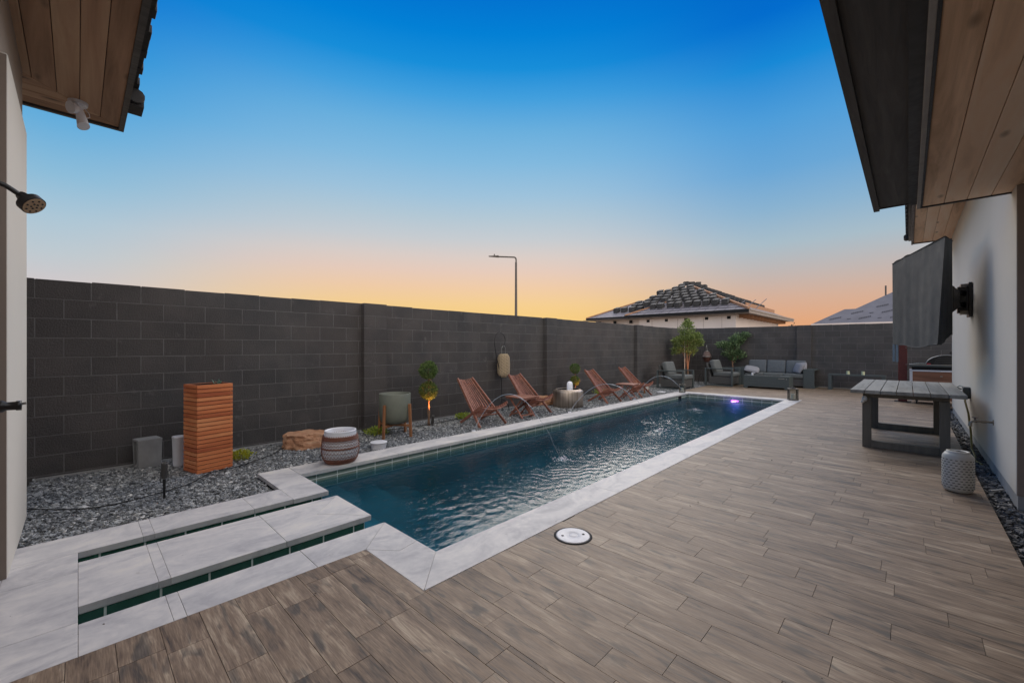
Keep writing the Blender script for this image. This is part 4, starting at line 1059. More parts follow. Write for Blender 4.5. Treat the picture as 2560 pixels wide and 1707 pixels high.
for i in range(60):
    a = 2*PI*i/60; q = Vector((.3455*math.cos(a), .3455*math.sin(a), .03)); b.cyl(q, q*1.002, .006, n=8)
b.build('vent_holes', M_blacksoft, t)
t = thing('bug_lamp', 'white dome topped lamp standing on the steel fire pit', 'lamp', (-5.62, 7.80, GZ+.33))
b = MB(); b.lathe([(.06, 0), (.066, .02), (.066, .17), (.060, .205), (.045, .228), (.02, .24), (.001, .242)], 28); b.build('housing', emis('white_lamp_body', (.75, .78, 1, 1), .18), t)
b = MB(); b.box(-.01, .075, -.02, .02, .0, .09); b.build('side_switch', M_white, t, bevel=.006)
b = MB(); b.cyl((0, 0, -.01), (0, 0, 0), .08, n=24); b.box(-.26, .26, -.012, .012, -.018, -.0101); b.build('support', M_black, t)

# ================================================================= WATER ARCS
M_str = streammat(); M_foam = plain('splash_foam', (.62, .68, .76), .3, .1)
def arc_jet(p0, p1, hpk, label, spread):
    p0 = Vector(p0); p1 = Vector(p1); t = thing('water_arc', label, 'fountain jet', tuple(p0))
    P_ = []; r_ = []; n = 44
    # parabola through p0, p1 with apex hpk above p0
    dz = p1.z-p0.z; a = -(2*hpk-dz+2*math.sqrt(hpk*(hpk-dz))); b2 = dz-a
    for i in range(n+1):
        s_ = i/n; q = (p1-p0)*s_; q.z = a*s_*s_+b2*s_
        if s_ > .5: q += Vector((random.gauss(0, 1), random.gauss(0, 1), random.gauss(0, 1)))*.012*(s_-.5)
        P_.append(q); r_.append((.0042 if s_ < .45 else .0042+.006*(s_-.45))*(1+(.35*math.sin(i*2.2) if s_ > .42 else 0)) if s_ < .60 else max(.0012, (.0050-(s_-.60)*.014)*(1+.4*math.sin(i*1.7))))
    m = MB(); m.tube(P_, r_, 8); m.build('stream', M_str, t)
    m = MB()
    for k_ in range(spread):
        s_ = random.uniform(.5, 1); q = (p1-p0)*s_; q.z = a*s_*s_+b2*s_; m.ball(tuple(q+Vector((random.gauss(0, .014), random.gauss(0, .014), random.gauss(0, .02)))), random.uniform(.001, .0028), 6, 4)
    m.build('droplets', M_str, t)
    m = MB()
    for k_ in range(150):
        a_ = random.uniform(0, 2*PI); d_ = abs(random.gauss(0, .085)); q = Vector((p1.x-p0.x+d_*math.cos(a_)+.02, p1.y-p0.y+d_*math.sin(a_)+.02, wz-p0.z+random.uniform(-.001, .004)+max(0, random.gauss(.01, .015))*(d_ < .06)))
        m.ball(tuple(q), random.uniform(.0015, .0065), 6, 4, (1.5, 1.5, .40))
    m.build('splash', M_foam, t)
    m = MB(); m.lathe([(.001, .006), (.03, .006), (.034, .0), (.034, -.01)], 20); m.build('nozzle', M_white, t)
arc_jet((-4.955, 4.31, .002), (-3.24, 4.30, wz), .64, 'nearest arc of water leaping over the coping beside the first chair', 110)
arc_jet((-4.955, 6.865, .002), (-3.14, 6.96, wz), .62, 'middle arc of water leaping in front of the third chair', 110)
arc_jet((-4.955, 9.61, .002), (-3.55, 9.77, wz), .62, 'farthest arc of water leaping toward the glass lantern', 110)
# small return eyeball glints + pool light
t = thing('pool_light', 'glowing magenta light strip in the far pool wall at the waterline', 'pool light', (-3.36, PY1-.004, -.13))
b = MB(); b.ball((0, -.004, 0), .10, 20, 10, (1, .12, .20)); b.build('lens', emis('magenta_glow', (.95, .12, .95, 1), 3.0), t)
b = MB(); b.tube([(.115*math.cos(2*PI*i/24), -.002, .028*math.sin(2*PI*i/24)) for i in range(24)], .005, 6, True); b.build('rim', plain('violet_rim', (.15, .03, .25), .3), t)
L = bpy.data.lights.new('pool_lamp', 'POINT'); L.energy = 2.2; L.color = (.45, .25, 1); L.shadow_soft_size = .06; o = bpy.data.objects.new('pool_lamp', L); C.objects.link(o); o.parent = t; o.location = (0, -.12, -.12)

# ================================================================= GLASS LANTERNS
M_glass = glassmat(); M_frame = plain('weathered_lantern_wood', (.12, .105, .085), .6, .3, 30); M_candle = plain('ivory_candle', (.72, .70, .62), .5, .04)
def lantern(label, w, h):
    t = thing('glass_lantern', label, 'lantern', (0, 0, 0), 0, 'square glass lanterns on the far coping')
    b = MB(); e = w/2; p = w*.11
    for sx_ in (-1, 1):
        for sy_ in (-1, 1): b.box(sx_*(e-p/2)-p/2, sx_*(e-p/2)+p/2, sy_*(e-p/2)-p/2, sy_*(e-p/2)+p/2, p*.9, h)
    b.build('frame', M_frame, t, bevel=.002)
    b = MB(); b.box(-e-.002, e+.002, -e-.002, e+.002, 0, p*.9); b.box(-e-.006, e+.006, -e-.006, e+.006, h+.0002, h+p*.6); b.build('plates', M_frame, t, bevel=.002)
    b = MB(); b.box(-e*.5, e*.5, -e*.5, e*.5, h+p*.6, h+p*1.5); b.tube(smoothpts([(-e*.5, 0, h+p*1.4), (-e*.4, 0, h+p*2.6), (e*.4, 0, h+p*2.6), (e*.5, 0, h+p*1.4)], 4), .004, 6); b.build('top_handle', M_black, t)
    b = MB(); q = e-p*.5
    b.box(-q, q, -q-.001, -q+.001, p, h); b.box(-q, q, q-.001, q+.001, p, h); b.box(-q-.001, -q+.001, -q+.0012, q-.0012, p, h); b.box(q-.001, q+.001, -q+.0012, q-.0012, p, h); b.build('panes', M_glass, t)
    b = MB(); b.cyl((0, 0, p*.9), (0, 0, p*.9+h*.48), w*.21, n=20); b.cyl((0, 0, p*.9+h*.48), (0, 0, p*.9+h*.48+.012), .0015, n=6); b.build('candle', M_candle, t)
    return t
l1 = lantern('larger glass lantern with candle at the far right pool corner', .20, .27); l1.location = (-2.08, 12.30, .001); l1.rotation_euler = (0, 0, .35)
l2 = lantern('smaller glass lantern with candle at the far left pool corner', .165, .215); l2.location = (-4.76, 12.16, .001); l2.rotation_euler = (0, 0, .3)

# ================================================================= LOUNGE FURNITURE
M_cush = plain('grey_outdoor_fabric', (.13, .14, .14), .9, .10, 14, bmp=.25, bscale=500)
M_cushb = plain('bluish_outdoor_fabric', (.12, .135, .15), .9, .10, 14, bmp=.25, bscale=500)
def wickermat():
    m, n, b_, o = newmat('grey_wicker'); tc = n.new('ShaderNodeTexCoord').outputs['Object']
    s3_ = n.new('ShaderNodeSeparateXYZ', inp={0: tc}); a = n.math('SINE', n.math('MULTIPLY', n.math('ADD', s3_.outputs[0], s3_.outputs[1]), 260)); c = n.math('SINE', n.math('MULTIPLY', s3_.outputs[2], 380))
    k_ = n.math('MULTIPLY', a, c); n.l.new(n.ramp(n.math('MULTIPLY', n.math('ADD', k_, 1), .5), [(0, (.04, .041, .04)), (1, (.13, .125, .12))]), b_.inputs[0]); b_.inputs['Roughness'].default_value = .7; bump(n, b_, k_, .5, .004); return m
M_wick = wickermat()
def armchair(label):
    t = thing('lounge_armchair', label, 'armchair', (0, 0, 0), 0, 'charcoal framed lounge armchairs')
    # local: +x front, x 0..0.88, y 0..0.88
    D_, W2, H_ = .88, .90, .60
    for y0_ in (0, W2-.085):
        b = MB(); b.box(0, D_, y0_, y0_+.085, H_-.035, H_); b.box(0, D_, y0_, y0_+.085, .0, .04); b.box(0, .05, y0_, y0_+.085, .0401, H_-.0351); b.box(D_-.05, D_, y0_, y0_+.085, .0401, H_-.0351); b.build('arm_frame', M_charcoal, t, bevel=.003)
    b = MB(); b.box(.10, D_-.03, .0855+.01, W2-.0955, .06, .31); b.build('wicker_base', M_wick, t, bevel=.008)
    b = MB(); b.bar((.16, W2/2, .28), (.03, W2/2, .76), W2-.19, .06, up=(1, 0, .2)); b.build('wicker_back', M_wick, t, bevel=.012)
    b = MB(); b.box(.24, D_+.01, .10, W2-.10, .315, .455); b.build('seat_cushion', M_cush, t, bevel=.045, seg=4, allsmooth=True)
    b = MB(); b.bar((.30, W2/2, .42), (.17, W2/2, .86), W2-.22, .17, up=(1, 0, .2)); b.build('back_cushion', M_cush, t, bevel=.06, seg=4, allsmooth=True)
    return t
a1 = armchair('left lounge armchair on the gravel behind the far left pool corner'); a1.location = (-5.97, 13.10, GZ)
clone(a1, (-5.07, 14.90, .001), 0, 'right lounge armchair on the deck next to the sofa')
# sofa
t = thing('sofa', 'three seat charcoal outdoor sofa against the far wall', 'sofa', (-4.42, 16.0, .001))
SW, SD = 2.29, .76
for x0_ in (0, SW-.30):
    b = MB(); b.box(x0_, x0_+.30, 0, SD, .56, .60); b.box(x0_, x0_+.30, 0, SD, .0, .035); b.box(x0_, x0_+.29 if x0_ > 0 else x0_+.30, .0, .05, .0351, .5599); b.box(x0_, x0_+.04, .0501, SD, .0351, .5599)
    b.build('arm_frame', M_charcoal, t, bevel=.003)
b = MB(); b.box(.301, SW-.301, .04, SD-.05, .05, .29); b.build('wicker_base', M_wick, t, bevel=.008)
b = MB(); b.box(.301, SW-.301, SD-.10, SD-.03, .2901, .74); b.build('wicker_back', M_wick, t, bevel=.008)
cw = (SW-.60)/3
for i in range(3):
    b = MB(); b.box(.302+i*cw, .298+(i+1)*cw, .0, SD-.12, .295, .44); b.build('seat_cushion', M_cush, t, bevel=.04, seg=4, allsmooth=True)
    b = MB(); b.bar((.30+(i+.5)*cw, SD-.25, .42), (.30+(i+.5)*cw, SD-.15, .86), cw-.01, .16, up=(0, -1, .2)); b.build('back_cushion', M_cushb, t, bevel=.055, seg=4, allsmooth=True)
def pillow(loc, rot, label, s_=.22):
    m = MB(); n = 18; vs = []
    for side in (1, -1):
        for j in range(n+1):
            for i in range(n+1):
                u, v = i/n*2-1, j/n*2-1; e = (1-u**4)*(1-v**4); pin = 1-.10*(u*u*v*v)-.05*(1-abs(u))*(abs(v) > .9)
                vs.append((u*s_*pin*1.1, v*s_*pin, side*.075*max(e, 0)**.5))
    for k_ in (0, 1):
        o_ = k_*(n+1)**2
        fs = [(o_+j*(n+1)+i, o_+j*(n+1)+i+1, o_+(j+1)*(n+1)+i+1, o_+(j+1)*(n+1)+i) for j in range(n) for i in range(n)]
        if k_: fs = [f[::-1] for f in fs]
        m.add([], []) ; m.f += fs; m.sm += [True]*len(fs)
    m.v = vs; o = m.build('throw_pillow', M_pil); o.location = loc; o.rotation_euler = rot; return tag(o, label, 'pillow')
M_pil = plain('pale_grey_pillow', (.30, .30, .33), .9, .05, 10, bmp=.2, bscale=300)
pillow((-3.92, 16.12, .545), (.35, .18, .2), 'pale grey pillow lying flat at the left end of the sofa', .21)
pillow((-2.60, 16.30, .62), (1.25, .1, -.9), 'front pale grey pillow leaning on the right sofa arm', .18)
pillow((-2.56, 16.48, .64), (1.2, -.15, -.5), 'rear pale grey pillow tucked behind another at the right sofa arm', .17)
# fire table
t = thing('fire_table', 'low charcoal rectangular fire table in front of the sofa', 'table', (-3.87, 14.93, .001))
b = MB(); FW, FD, FH = 1.25, .62, .40
b.prism([(0, 0), (FW, 0), (FW, FD), (0, FD)], .055, FH)
for (xa, xb) in ((0, .12), (FW-.12, FW)): b.box(xa, xb, .0, FD, 0, .0549)
b.build('body', M_charcoal, t, bevel=.004)
b = MB(); b.box(.25, FW-.30, .2, .42, FH+.0005, FH+.004); b.build('burner_tray', M_blacksoft, t)
b = MB(); b.box(FW-.28, FW-.12, -.004, .0, FH-.075, FH-.055); b.cyl((FW-.07, 0, FH-.075), (FW-.07, -.02, FH-.075), .014, n=14); b.build('control_panel', M_steel, t)
b = MB(); b.cyl((.20, .22, FH), (.20, .22, FH+.085), .03, .036, 16); b.box(.21, .28, .20, .24, FH+.07, FH+.09); tag(b.build('paper_cup', M_white), 'small white cup standing on the fire table corner', 'cup').location = (-3.87, 14.93, .002)
# bench + candles
t = thing('bench', 'low narrow charcoal bench along the far block wall', 'bench', (-1.80, 16.05, .001))
b = MB(); b.box(0, 1.33, 0, .34, .44, .482); b.build('top', M_charcoal, t, bevel=.003)
for x_ in (0, 1.24):
    b = MB(); b.box(x_, x_+.09, 0, .05, 0, .4399); b.box(x_, x_+.09, .29, .34, 0, .4399); b.box(x_, x_+.09, .0501, .2899, 0, .03); b.build('leg_frame', M_charcoal, t, bevel=.003)
for x_, l_ in ((-1.33, 'left ivory candle on the narrow bench'), (-.98, 'right ivory candle on the narrow bench')):
    b = MB(); b.cyl((0, 0, 0), (0, 0, .10), .042, n=20); b.cyl((0, 0, .10), (0, 0, .112), .002, n=6); o = b.build('candle', plain('pale_yellow_wax', (.62, .65, .42), .5, .04)); o.location = (x_, 16.2, .483); tag(o, l_, 'candle', 'candles on the bench')  # wax is a plain pale yellow without emission

# ================================================================= RED POST + OUTDOOR COOKING CART
M_rust = plain('oxide_red_steel', (.13, .025, .02), .5, .2)
t = thing('steel_post', 'dark red square steel post with base plate behind the covered television', 'post', (-.10, 13.80, .001))
b = MB(); b.box(-.08, .08, -.08, .08, .012, 2.62); b.build('post', M_rust, t, bevel=.004)
b = MB(); b.box(-.15, .15, -.14, .14, 0, .0119); b.build('base_plate', M_black, t)
b = MB()
for z in (.3, .9, 1.3, 1.9): b.cyl((.06, -.081, z), (.06, -.088, z), .008, n=8)
b.build('bolt', M_steel, t)
t = thing('kitchen_cart', 'rolling cart with brown wood front and white corner posts', 'cart', (.02, 13.50, .001))
M_cart = wood('cart_panel', [(.18, .075, .04, 1), (.30, .135, .08, 1), (.38, .19, .12, 1)], 0, .5, 12)
b = MB(); b.box(.05, 1.35, .005, .60, .10, .745); b.build('body', M_cart, t, bevel=.004)
b = MB(); b.box(.0, .0499, -.01, .05, .07, .75); b.box(.0, 1.4, -.012, .61, .7505, .785); b.build('white_trim', M_white, t, bevel=.003)
b = MB(); b.box(.04, 1.38, .03, .58, .7855, .86); b.build('shelf_gap', M_blacksoft, t)
b = MB(); b.box(-.01, 1.4, -.01, .62, .8605, .91); b.build('counter', M_charcoal, t, bevel=.003)
b = MB(); b.box(-.01, 1.4, -.013, -.0101, .90, .915); b.build('metal_edge', M_steel, t)
b = MB(); b.box(.50, .54, -.012, .004, .64, .66); b.cyl((1.06, 0, .66), (1.06, -.03, .66), .012, n=10); b.cyl((1.06, 0, .60), (1.06, -.03, .60), .012, n=10); b.build('latch', M_steel, t)
for x_ in (.12, 1.2):
    b = MB(); b.cyl((x_-.012, .08, .035), (x_+.012, .08, .035), .035, n=18); b.box(x_-.02, x_+.02, .06, .10, .05, .0995); b.build('caster', M_black, t)
t = thing('pizza_oven', 'black arched pizza oven with short chimney on the cart', 'oven', (.64, 13.80, .911))
b = MB(); n = 28; rad, ln = .30, .5; vs = []
for y_ in (-.25, .25):
    for i in range(n+1):
        a = PI*i/n; vs.append((-rad*1.15*math.cos(a), y_, rad*.72*math.sin(a)))
b.add(vs, [(i, i+1, n+2+i, n+1+i) for i in range(n)], True); b.add(vs, [tuple(range(n, -1, -1)), tuple(range(n+1, 2*n+2))]); b.build('dome', M_black, t)
b = MB()
for k_ in range(4): b.box(-.22+.02*k_, .26-.02*k_, -.258, -.2505, .03+.04*k_, .045+.04*k_)
b.build('door_louvre', plain('dark_louvre', (.05, .05, .05), .4), t)
b = MB(); b.tube([(-rad*1.16*math.cos(PI*i/28), -.252, rad*.73*math.sin(PI*i/28)) for i in range(29)], .008, 6); b.build('front_rim', M_steel, t)
b = MB(); b.cyl((.11, .02, .18), (.11, .02, .285), .055, n=20); b.cyl((.11, .02, .285), (.11, .02, .295), .075, n=20); b.build('chimney', M_black, t)
b = MB(); b.box(-.33, -.27, -.28, -.24, .0, .03); b.build('red_handle', plain('red_grip', (.5, .03, .05), .5), t)
b = MB(); b.box(.06, .38, .15, .4, 0, .012); b.box(.1, .3, .1, .3, .012, .022); o = b.build('foil_tray', plain('crumpled_foil', (.28, .32, .30), .3, .3, 40, metal=.5)); o.location = (.03, 13.5, .912); tag(o, 'crumpled foil tray on the cart counter left of the oven', 'tray')

# ================================================================= TREES IN THE FAR CORNER
M_tr1 = leafmat('olive_green_leaf', [(.06, .10, .02, 1), (.14, .21, .05, 1), (.30, .36, .12, 1)])
M_tr2 = leafmat('dark_glossy_leaf', [(.03, .06, .025, 1), (.08, .15, .06, 1), (.24, .33, .16, 1)], .35)
def corner_tree(loc, blobs, trunk, label, mat, leaf, n, branches):
    t = thing('young_tree', label, 'tree', loc)
    VV = []; FF = []; o_ = 0
    for (c_, r_, k_) in blobs:
        V, F = leaves(int(n*k_), ballsampler(c_, r_, .25, .30), leaf, .34, outward=outw((c_[0]*.3, c_[1]*.3, c_[2]-.25)))
        VV.append(V); FF.append(F+o_); o_ += len(V)
    fast('crown', np.concatenate(VV), np.concatenate(FF), mat, t)
    b = MB(); 
    for pts, r_ in trunk: b.tube(smoothpts(pts, 4), [r_*(1-.4*i/(len(pts)*4)) for i in range((len(pts)-1)*4+1)], 8)
    for c_, r_, k_ in blobs: b.tube([trunk[0][0][-1], tuple((trunk[0][0][-1][i]*.5+c_[i]*.5) for i in range(3)), c_], [.014, .010, .004], 6)
    b.build('trunk', M_bark, t); return t
fx, fy = -.38, 1.01   # local offsets run along the image plane direction (.72,.69)
def ip(s_, z): return (s_*.723, s_*.691, z)
corner_tree((-5.80, 15.26, GZ), [(ip(0, 1.95), (.28, .28, .30), 1.0), (ip(.02, 2.18), (.16, .16, .16), .5), (ip(-.26, 1.55), (.26, .26, .20), .9), (ip(.22, 1.62), (.30, .26, .22), 1.0), (ip(0, 1.62), (.30, .30, .28), 1.1), (ip(.42, 1.50), (.16, .14, .14), .4), (ip(-.36, 1.22), (.20, .2, .16), .5), (ip(.10, 1.22), (.28, .25, .18), .7), (ip(.36, 1.75), (.13, .13, .12), .3)],
     [([(0, 0, 0), (.02, .01, .5), (-.01, 0, 1.0), (0, 0, 1.35)], .035), ([(.05, .03, 0), (.02, .04, .6), (.08, .03, 1.1)], .024), ([(-.03, 0, .8), (-.12, -.1, 1.15)], .015)], 'taller young tree with reddish lit trunk in the far corner', M_tr1, .082, 620, 5)
b = MB(); b.cyl((0, 0, 0), (0, 0, 2.15), .012, n=8); o = b.build('support_stake', plain('pale_stake', (.5, .48, .42), .7)); o.location = (-5.86, 15.18, GZ); tag(o, 'pale straight stake standing inside the taller corner tree', 'stake')
corner_tree((-4.60, 16.38, GZ), [(ip(.12, 1.62), (.20, .20, .20), .9), (ip(.0, 1.38), (.26, .22, .20), 1.0), (ip(-.32, 1.42), (.26, .18, .13), .7), (ip(.10, 1.12), (.30, .25, .18), .9), (ip(-.12, 1.12), (.25, .22, .16), .7), (ip(.42, 1.78), (.17, .12, .12), .4), (ip(.30, 1.62), (.15, .13, .14), .4), (ip(.30, 1.0), (.16, .14, .10), .3), (ip(.0, .92), (.14, .14, .12), .3)],
     [([(0, 0, 0), (.01, 0, .4), (-.01, 0, .8), (0, 0, 1.0)], .026), ([(0, 0, .75), (.16, .12, 1.05)], .013), ([(0, 0, .75), (-.1, -.08, 1.1)], .013)], 'shorter dark leaved young tree between armchair and sofa', M_tr2, .088, 480, 4)

# ================================================================= STREET LAMP
t = thing('street_lamp', 'tall dark street lamp rising beyond the block wall', 'street lamp', (-21.2, 22.62, -1.7))
rx, ry = math.cos(TH), math.sin(TH)
M_lamp = plain('galvanised_pole', (.10, .085, .075), .5, .1)
b = MB(); b.tube([(0, 0, 0), (0, 0, 5), (0, 0, 9.3)], [.12, .10, .075], 14); b.build('pole', M_lamp, t)
b = MB(); b.tube(smoothpts([(0, 0, 9.2), (0, 0, 9.55), (-.1*rx, -.1*ry, 9.68), (-.3*rx, -.3*ry, 9.70), (-1.5*rx, -1.5*ry, 9.74)], 5), .055, 10); b.build('arm', M_lamp, t)
b = MB(); b.bar((-1.3*rx, -1.3*ry, 9.75), (-2.05*rx, -2.05*ry, 9.76), .30, .13, w1=.20, t1=.04); b.cyl((-1.62*rx, -1.62*ry, 9.8), (-1.62*rx, -1.62*ry, 9.93), .04, n=10); b.build('lamp_head', M_lamp, t, bevel=.02)

# ================================================================= NEIGHBOUR HOUSE WITH LOADED ROOF
M_wrap = plain('house_wrap', (.78, .68, .62), .8, .06, .7)
M_under2 = plain('dark_roof_underlay', (.13, .13, .16), .75, .12, 1.5)
M_under = plain('roof_underlay', (.22, .205, .23), .75, .12, 1.5)
M_raw = plain('raw_lumber', (.42, .22, .12), .8, .15, 6)
M_greyf = plain('primed_fascia', (.34, .28, .24), .7, .1)
nh = thing('neighbour_house', 'unfinished pale house beyond the wall with roof tiles stacked on its hip roof', 'house', (0, 0, 0))
EZ = 2.92; SL = .45
X0, X1, Y0n, Y1n = -13.4, -4.9, 20.2, 29.0
b = MB(); b.box(X0+.6, X1-.62, Y0n+.1, Y1n-.6, -1.7, EZ-.12); b.box(-10.1, X1-.618, Y0n-.1, Y0n+.12, -1.7, EZ-.125); b.build('wall', M_wrap, nh)
def hip(x0, x1, y0, y1, z, th=0):
    m = MB(); hx, hy = (x1-x0)/2, (y1-y0)/2; h = min(hx, hy)
    if hx <= hy: r0, r1 = (x0+hx, y0+hx), (x0+hx, y1-hx)
    else: r0, r1 = (x0+hy, y0+hy), (x1-hy, y0+hy)
    zz = z+h*SL
    vs = [(x0, y0, z), (x1, y0, z), (x1, y1, z), (x0, y1, z), (r0[0], r0[1], zz), (r1[0], r1[1], zz)]
    if hx <= hy: fs = [(0, 1, 4), (1, 2, 5, 4), (2, 3, 5), (3, 0, 4, 5)]
    else: fs = [(0, 1, 5, 4), (1, 2, 5), (2, 3, 4, 5), (3, 0, 4)]
    m.add(vs, fs+[(3, 2, 1, 0)]); return m
hip(X0, X1, Y0n, Y1n, EZ).build('roof', M_under, nh)
rf2 = MB(); WX = -10.70; WY = 19.70
kk = 1.9
rf2.add([(WX, WY, EZ), (X1+.002, WY, EZ), (X1+.002-4.2, WY+4.2, EZ+4.2*SL), (WX+2.1, WY+2.1, EZ+2.1*SL), (WX, WY+4, EZ), ], [(0, 1, 2, 3), (0, 3, 4)]); 
rf2.build('roof', M_under, nh)
b = MB(); b.box(WX, X1, WY-.03, WY, EZ-.10, EZ+.015); b.box(X0, WX, Y0n-.03, Y0n, EZ-.10, EZ+.015); b.build('front_fascia', M_blacksoft, nh)
b = MB(); b.box(X1, X1+.04, WY, Y1n, EZ-.16, EZ+.01); b.box(X1+.0401, X1+.07, WY, Y1n, EZ-.05, EZ+.02); b.build('side_fascia', M_greyf, nh)
b = MB(); b.box(X0+.1, X1-.01, WY+.02, Y1n-.1, EZ-.14, EZ-.121); b.build('eave_soffit', plain('eave_boards', (.20, .17, .155), .8), nh)
x = X1-.9
for i in range(7): b = MB(); b.box(x-.075, x+.075, Y0n-.11, Y0n-.1005, EZ-.36, EZ-.23); b.build('eave_vent', M_blacksoft, nh); x -= .95
for i in range(3): b = MB(); b.box(-10.75-i*.95, -10.57-i*.95, Y0n+.085, Y0n+.0995, EZ-.36, EZ-.2); b.build('eave_vent', M_blacksoft, nh)
y = 20.6
while y < 28.3: b = MB(); b.box(X1-.617, X1-.2, y, y+.05, EZ-.30, EZ-.141); b.build('rafter_tail', M_raw, nh); y += .62
b = MB(); b.box(-10.1, -4.9-.6, Y0n-.12, Y0n-.1002, EZ-.21, EZ-.20)
for x in (-9.4, -8.1, -6.9, -6.1): b.box(x, x+.012, Y0n-.106, Y0n-.1002, -1, EZ-.25)
b.build('wrap_seam', M_greyf, nh)
# battens along the slopes
b = MB()
def front_z(y, y0): return EZ+(y-y0)*SL
for k_ in range(1, 5):
    y = WY+.28*k_; b.bar((WX+.28*k_, y, front_z(y, WY)+.012), (X1-.28*k_, y, front_z(y, WY)+.012), .03, .025)
for k_ in range(14):
    x = WX+.6+k_*.42; b.bar((x, WY+.05, EZ+.02), (x+.16, WY+1.1, EZ+.02+1.05*SL), .03, .012)
b.build('battens', plain('batten_grey', (.13, .12, .14), .8), nh)
b = MB(); b.bar((WX, WY, EZ+.03), (WX+1.7, WY+1.7, EZ+.03+1.7*SL), .09, .06); b.bar((X0, Y0n, EZ+.03), (X0+2.2, Y0n+2.2, EZ+.03+2.2*SL), .09, .06); b.bar((X1, WY, EZ+.05), (X1-3.9, WY+3.9, EZ+.05+3.9*SL), .10, .10); b.build('hip_board', M_raw, nh)
b = MB(); y = 25.2
b.bar((X1-.75, 22.2, EZ+.75*SL+.08), (X1-.75, 28.0, EZ+.75*SL+.08), .04, .22); b.build('toe_board', M_raw, nh)
# tile stacks: one thing each
def tile_stack():
    m = MB(); rnd = random.Random(4)
    for i in range(4):
        ox, oy = rnd.uniform(-.015, .015), rnd.uniform(-.02, .02); z = i*.052
        m.add([(-.145+ox, -.17+oy, z), (.145+ox, -.17+oy, z), (.145+ox, .17+oy, z), (-.145+ox, .17+oy, z), (-.125+ox, -.17+oy, z+.046), (.125+ox, -.17+oy, z+.046), (.125+ox, .17+oy, z+.046), (-.125+ox, .17+oy, z+.046)], [(0, 3, 2, 1), (4, 5, 6, 7), (0, 1, 5, 4), (1, 2, 6, 5), (2, 3, 7, 6), (3, 0, 4, 7)])
    m.box(-.125, .125, -.195, -.172, -.05, .15)
    return m
ts = tile_stack().build('tile_stack', plain('slate_roof_tile', (.055, .054, .055), .75, .25, 5)); tag(ts, 'grey stack of loose roof tiles waiting on the neighbour hip roof', 'roof tiles', 'stacks of loose roof tiles')
first = True; cnt = 0
ang = math.atan(SL)
def put_stack(x, y, z, rx_, rz_, lab='grey stack of loose roof tiles on the front slope of the neighbour roof'):
    global first, cnt
    o = ts if first else ts.copy()
    if not first: C.objects.link(o)
    first = False; o.location = (x, y, z); o['label'] = lab; o.rotation_euler = Matrix.Rotation(rz_, 3, 'Z').to_4x4().to_3x3().to_euler() if False else (Matrix.Rotation(rz_, 3, 'Z') @ Matrix.Rotation(rx_, 3, 'X')).to_euler(); cnt += 1
r_ = 0; y = 20.55
while y < 24.1:
    xl = X0+(y-Y0n)+.75; xr = X1-(y-WY)-.30; x = xr-(.24 if r_ % 2 else 0)
    while x > xl:
        hipx = WX+(y-WY)
        wing = x > hipx and (y-WY) < 2.1
        if abs(x-hipx) < .2 and (y-WY) < 2.1: x -= .2; continue
        if wing or y > 20.9: put_stack(x+random.uniform(-.05, .05), y+random.uniform(-.07, .07), (front_z(y, WY) if x > -9.0-1.2 else front_z(y, Y0n))+.03, ang*.7, random.uniform(-.12, .12))
        x -= random.uniform(.40, .46)
    y += .42; r_ += 1
# east slope stacks
for row, off in enumerate((1.35, 1.95, 2.55, 3.15, 3.75)):
    y = WY+off+.8
    while y < Y1n-off-.2:
        put_stack(X1-off, y+(.25 if row % 2 else 0), EZ+off*SL+.04, ang*.7, PI/2, 'dark stack of loose tiles on the right slope of the neighbour roof'); y += .62
for i in range(6): put_stack(-9.15+.2*(i % 3), 24.0+.3*i, EZ+4.25*SL-.02-.05*(i//3), 0, .3*i, 'stack of loose tiles heaped at the peak of the neighbour roof')

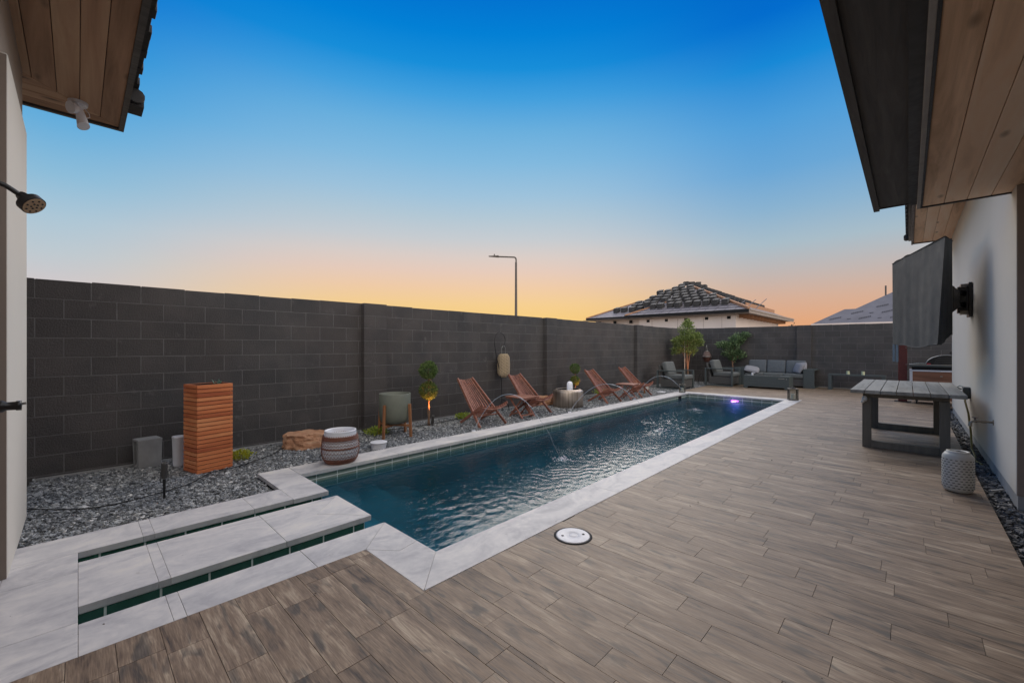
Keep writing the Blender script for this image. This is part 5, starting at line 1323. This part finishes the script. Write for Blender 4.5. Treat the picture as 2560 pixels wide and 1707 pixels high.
# second neighbour roof
nh2 = thing('neighbour_house', 'second unfinished house with printed grey roof underlay at the right behind the wall', 'house', (0, 0, 0))
SL2 = .63
def slope(m, x0, y0, z0, rise, xr):  # front slope with left hip, ridge cut at rise
    k_ = rise/SL2; m.add([(x0, y0, z0), (xr, y0, z0), (xr, y0+k_, z0+rise), (x0+k_, y0+k_, z0+rise)], [(0, 1, 2, 3)]); m.add([(x0, y0, z0), (x0+k_, y0+k_, z0+rise), (x0+k_, y0+k_+8, z0+rise), (x0, y0+16, z0)], [(0, 1, 2, 3)])
m = MB(); slope(m, -4.9, 35.4, 2.88, 1.05, 14)
m.add([(-4.9+1.667, 35.4+1.667, 3.93), (14, 35.4+1.667, 3.93), (14, 38, 3.93), (-4.9+1.667, 38, 3.93)], [(0, 1, 2, 3)])
slope(m, -4.37, 35.93, 2.9, 3.6, 14); m.build('roof', M_under2, nh2)
b = MB(); b.box(-4.3, 14, 35.9, 48, -1.7, 2.86); b.box(-4.92, 14, 35.36, 35.4, 2.78, 2.9); b.build('wall', M_wrap, nh2)
b = MB(); rnd = random.Random(3); nrm = Vector((0, -SL2, 1)).normalized()
for r_i in range(4):
    for c_i in range(7):
        k_ = .40+r_i*.62; x = -4.9+k_+.55+c_i*1.55+(r_i % 2)*.5
        z = 2.88+k_*SL2 if k_ < 1.6 else 2.9+(k_-.53)*SL2
        y = 35.4+k_
        for s_i in range(7):   # blurred printed word: slanted row of marks
            px_ = x+s_i*.09; py_ = y+.0+s_i*.035; pz_ = z+s_i*.035*SL2+.012
            b.add([(px_, py_, pz_), (px_+.07, py_, pz_), (px_+.07+.02, py_+.16, pz_+.16*SL2), (px_+.02, py_+.16, pz_+.16*SL2)], [(0, 1, 2, 3)])
        px_ = x+.95; b.add([(px_, y, z+.012), (px_+.2, y+.05, z+.012+.05*SL2), (px_+.2, y+.14, z+.012+.14*SL2), (px_, y+.1, z+.012+.1*SL2)], [(0, 1, 2, 3)])
b.build('printed_marks', plain('ink', (.045, .045, .06), .8), nh2)
b = MB(); b.cyl((-1.15, 39.2, 4.6), (-1.15, 39.2, 5.6), .05, n=8); b.build('vent_pipe', M_lamp, nh2)
M_far = leafmat('far_leaf', [(.05, .05, .02, 1), (.10, .09, .04, 1)])
V, F = leaves(260, ballsampler((0, 0, 0), (.8, .8, .45), .1, .4), .20, .3); o = fast('distant_bush', V, F, M_far); o.location = (-7.2, 42.0, 2.95-.25)
tag(o, 'sparse brown twig tips showing over the wall left of the second roof', 'bush')
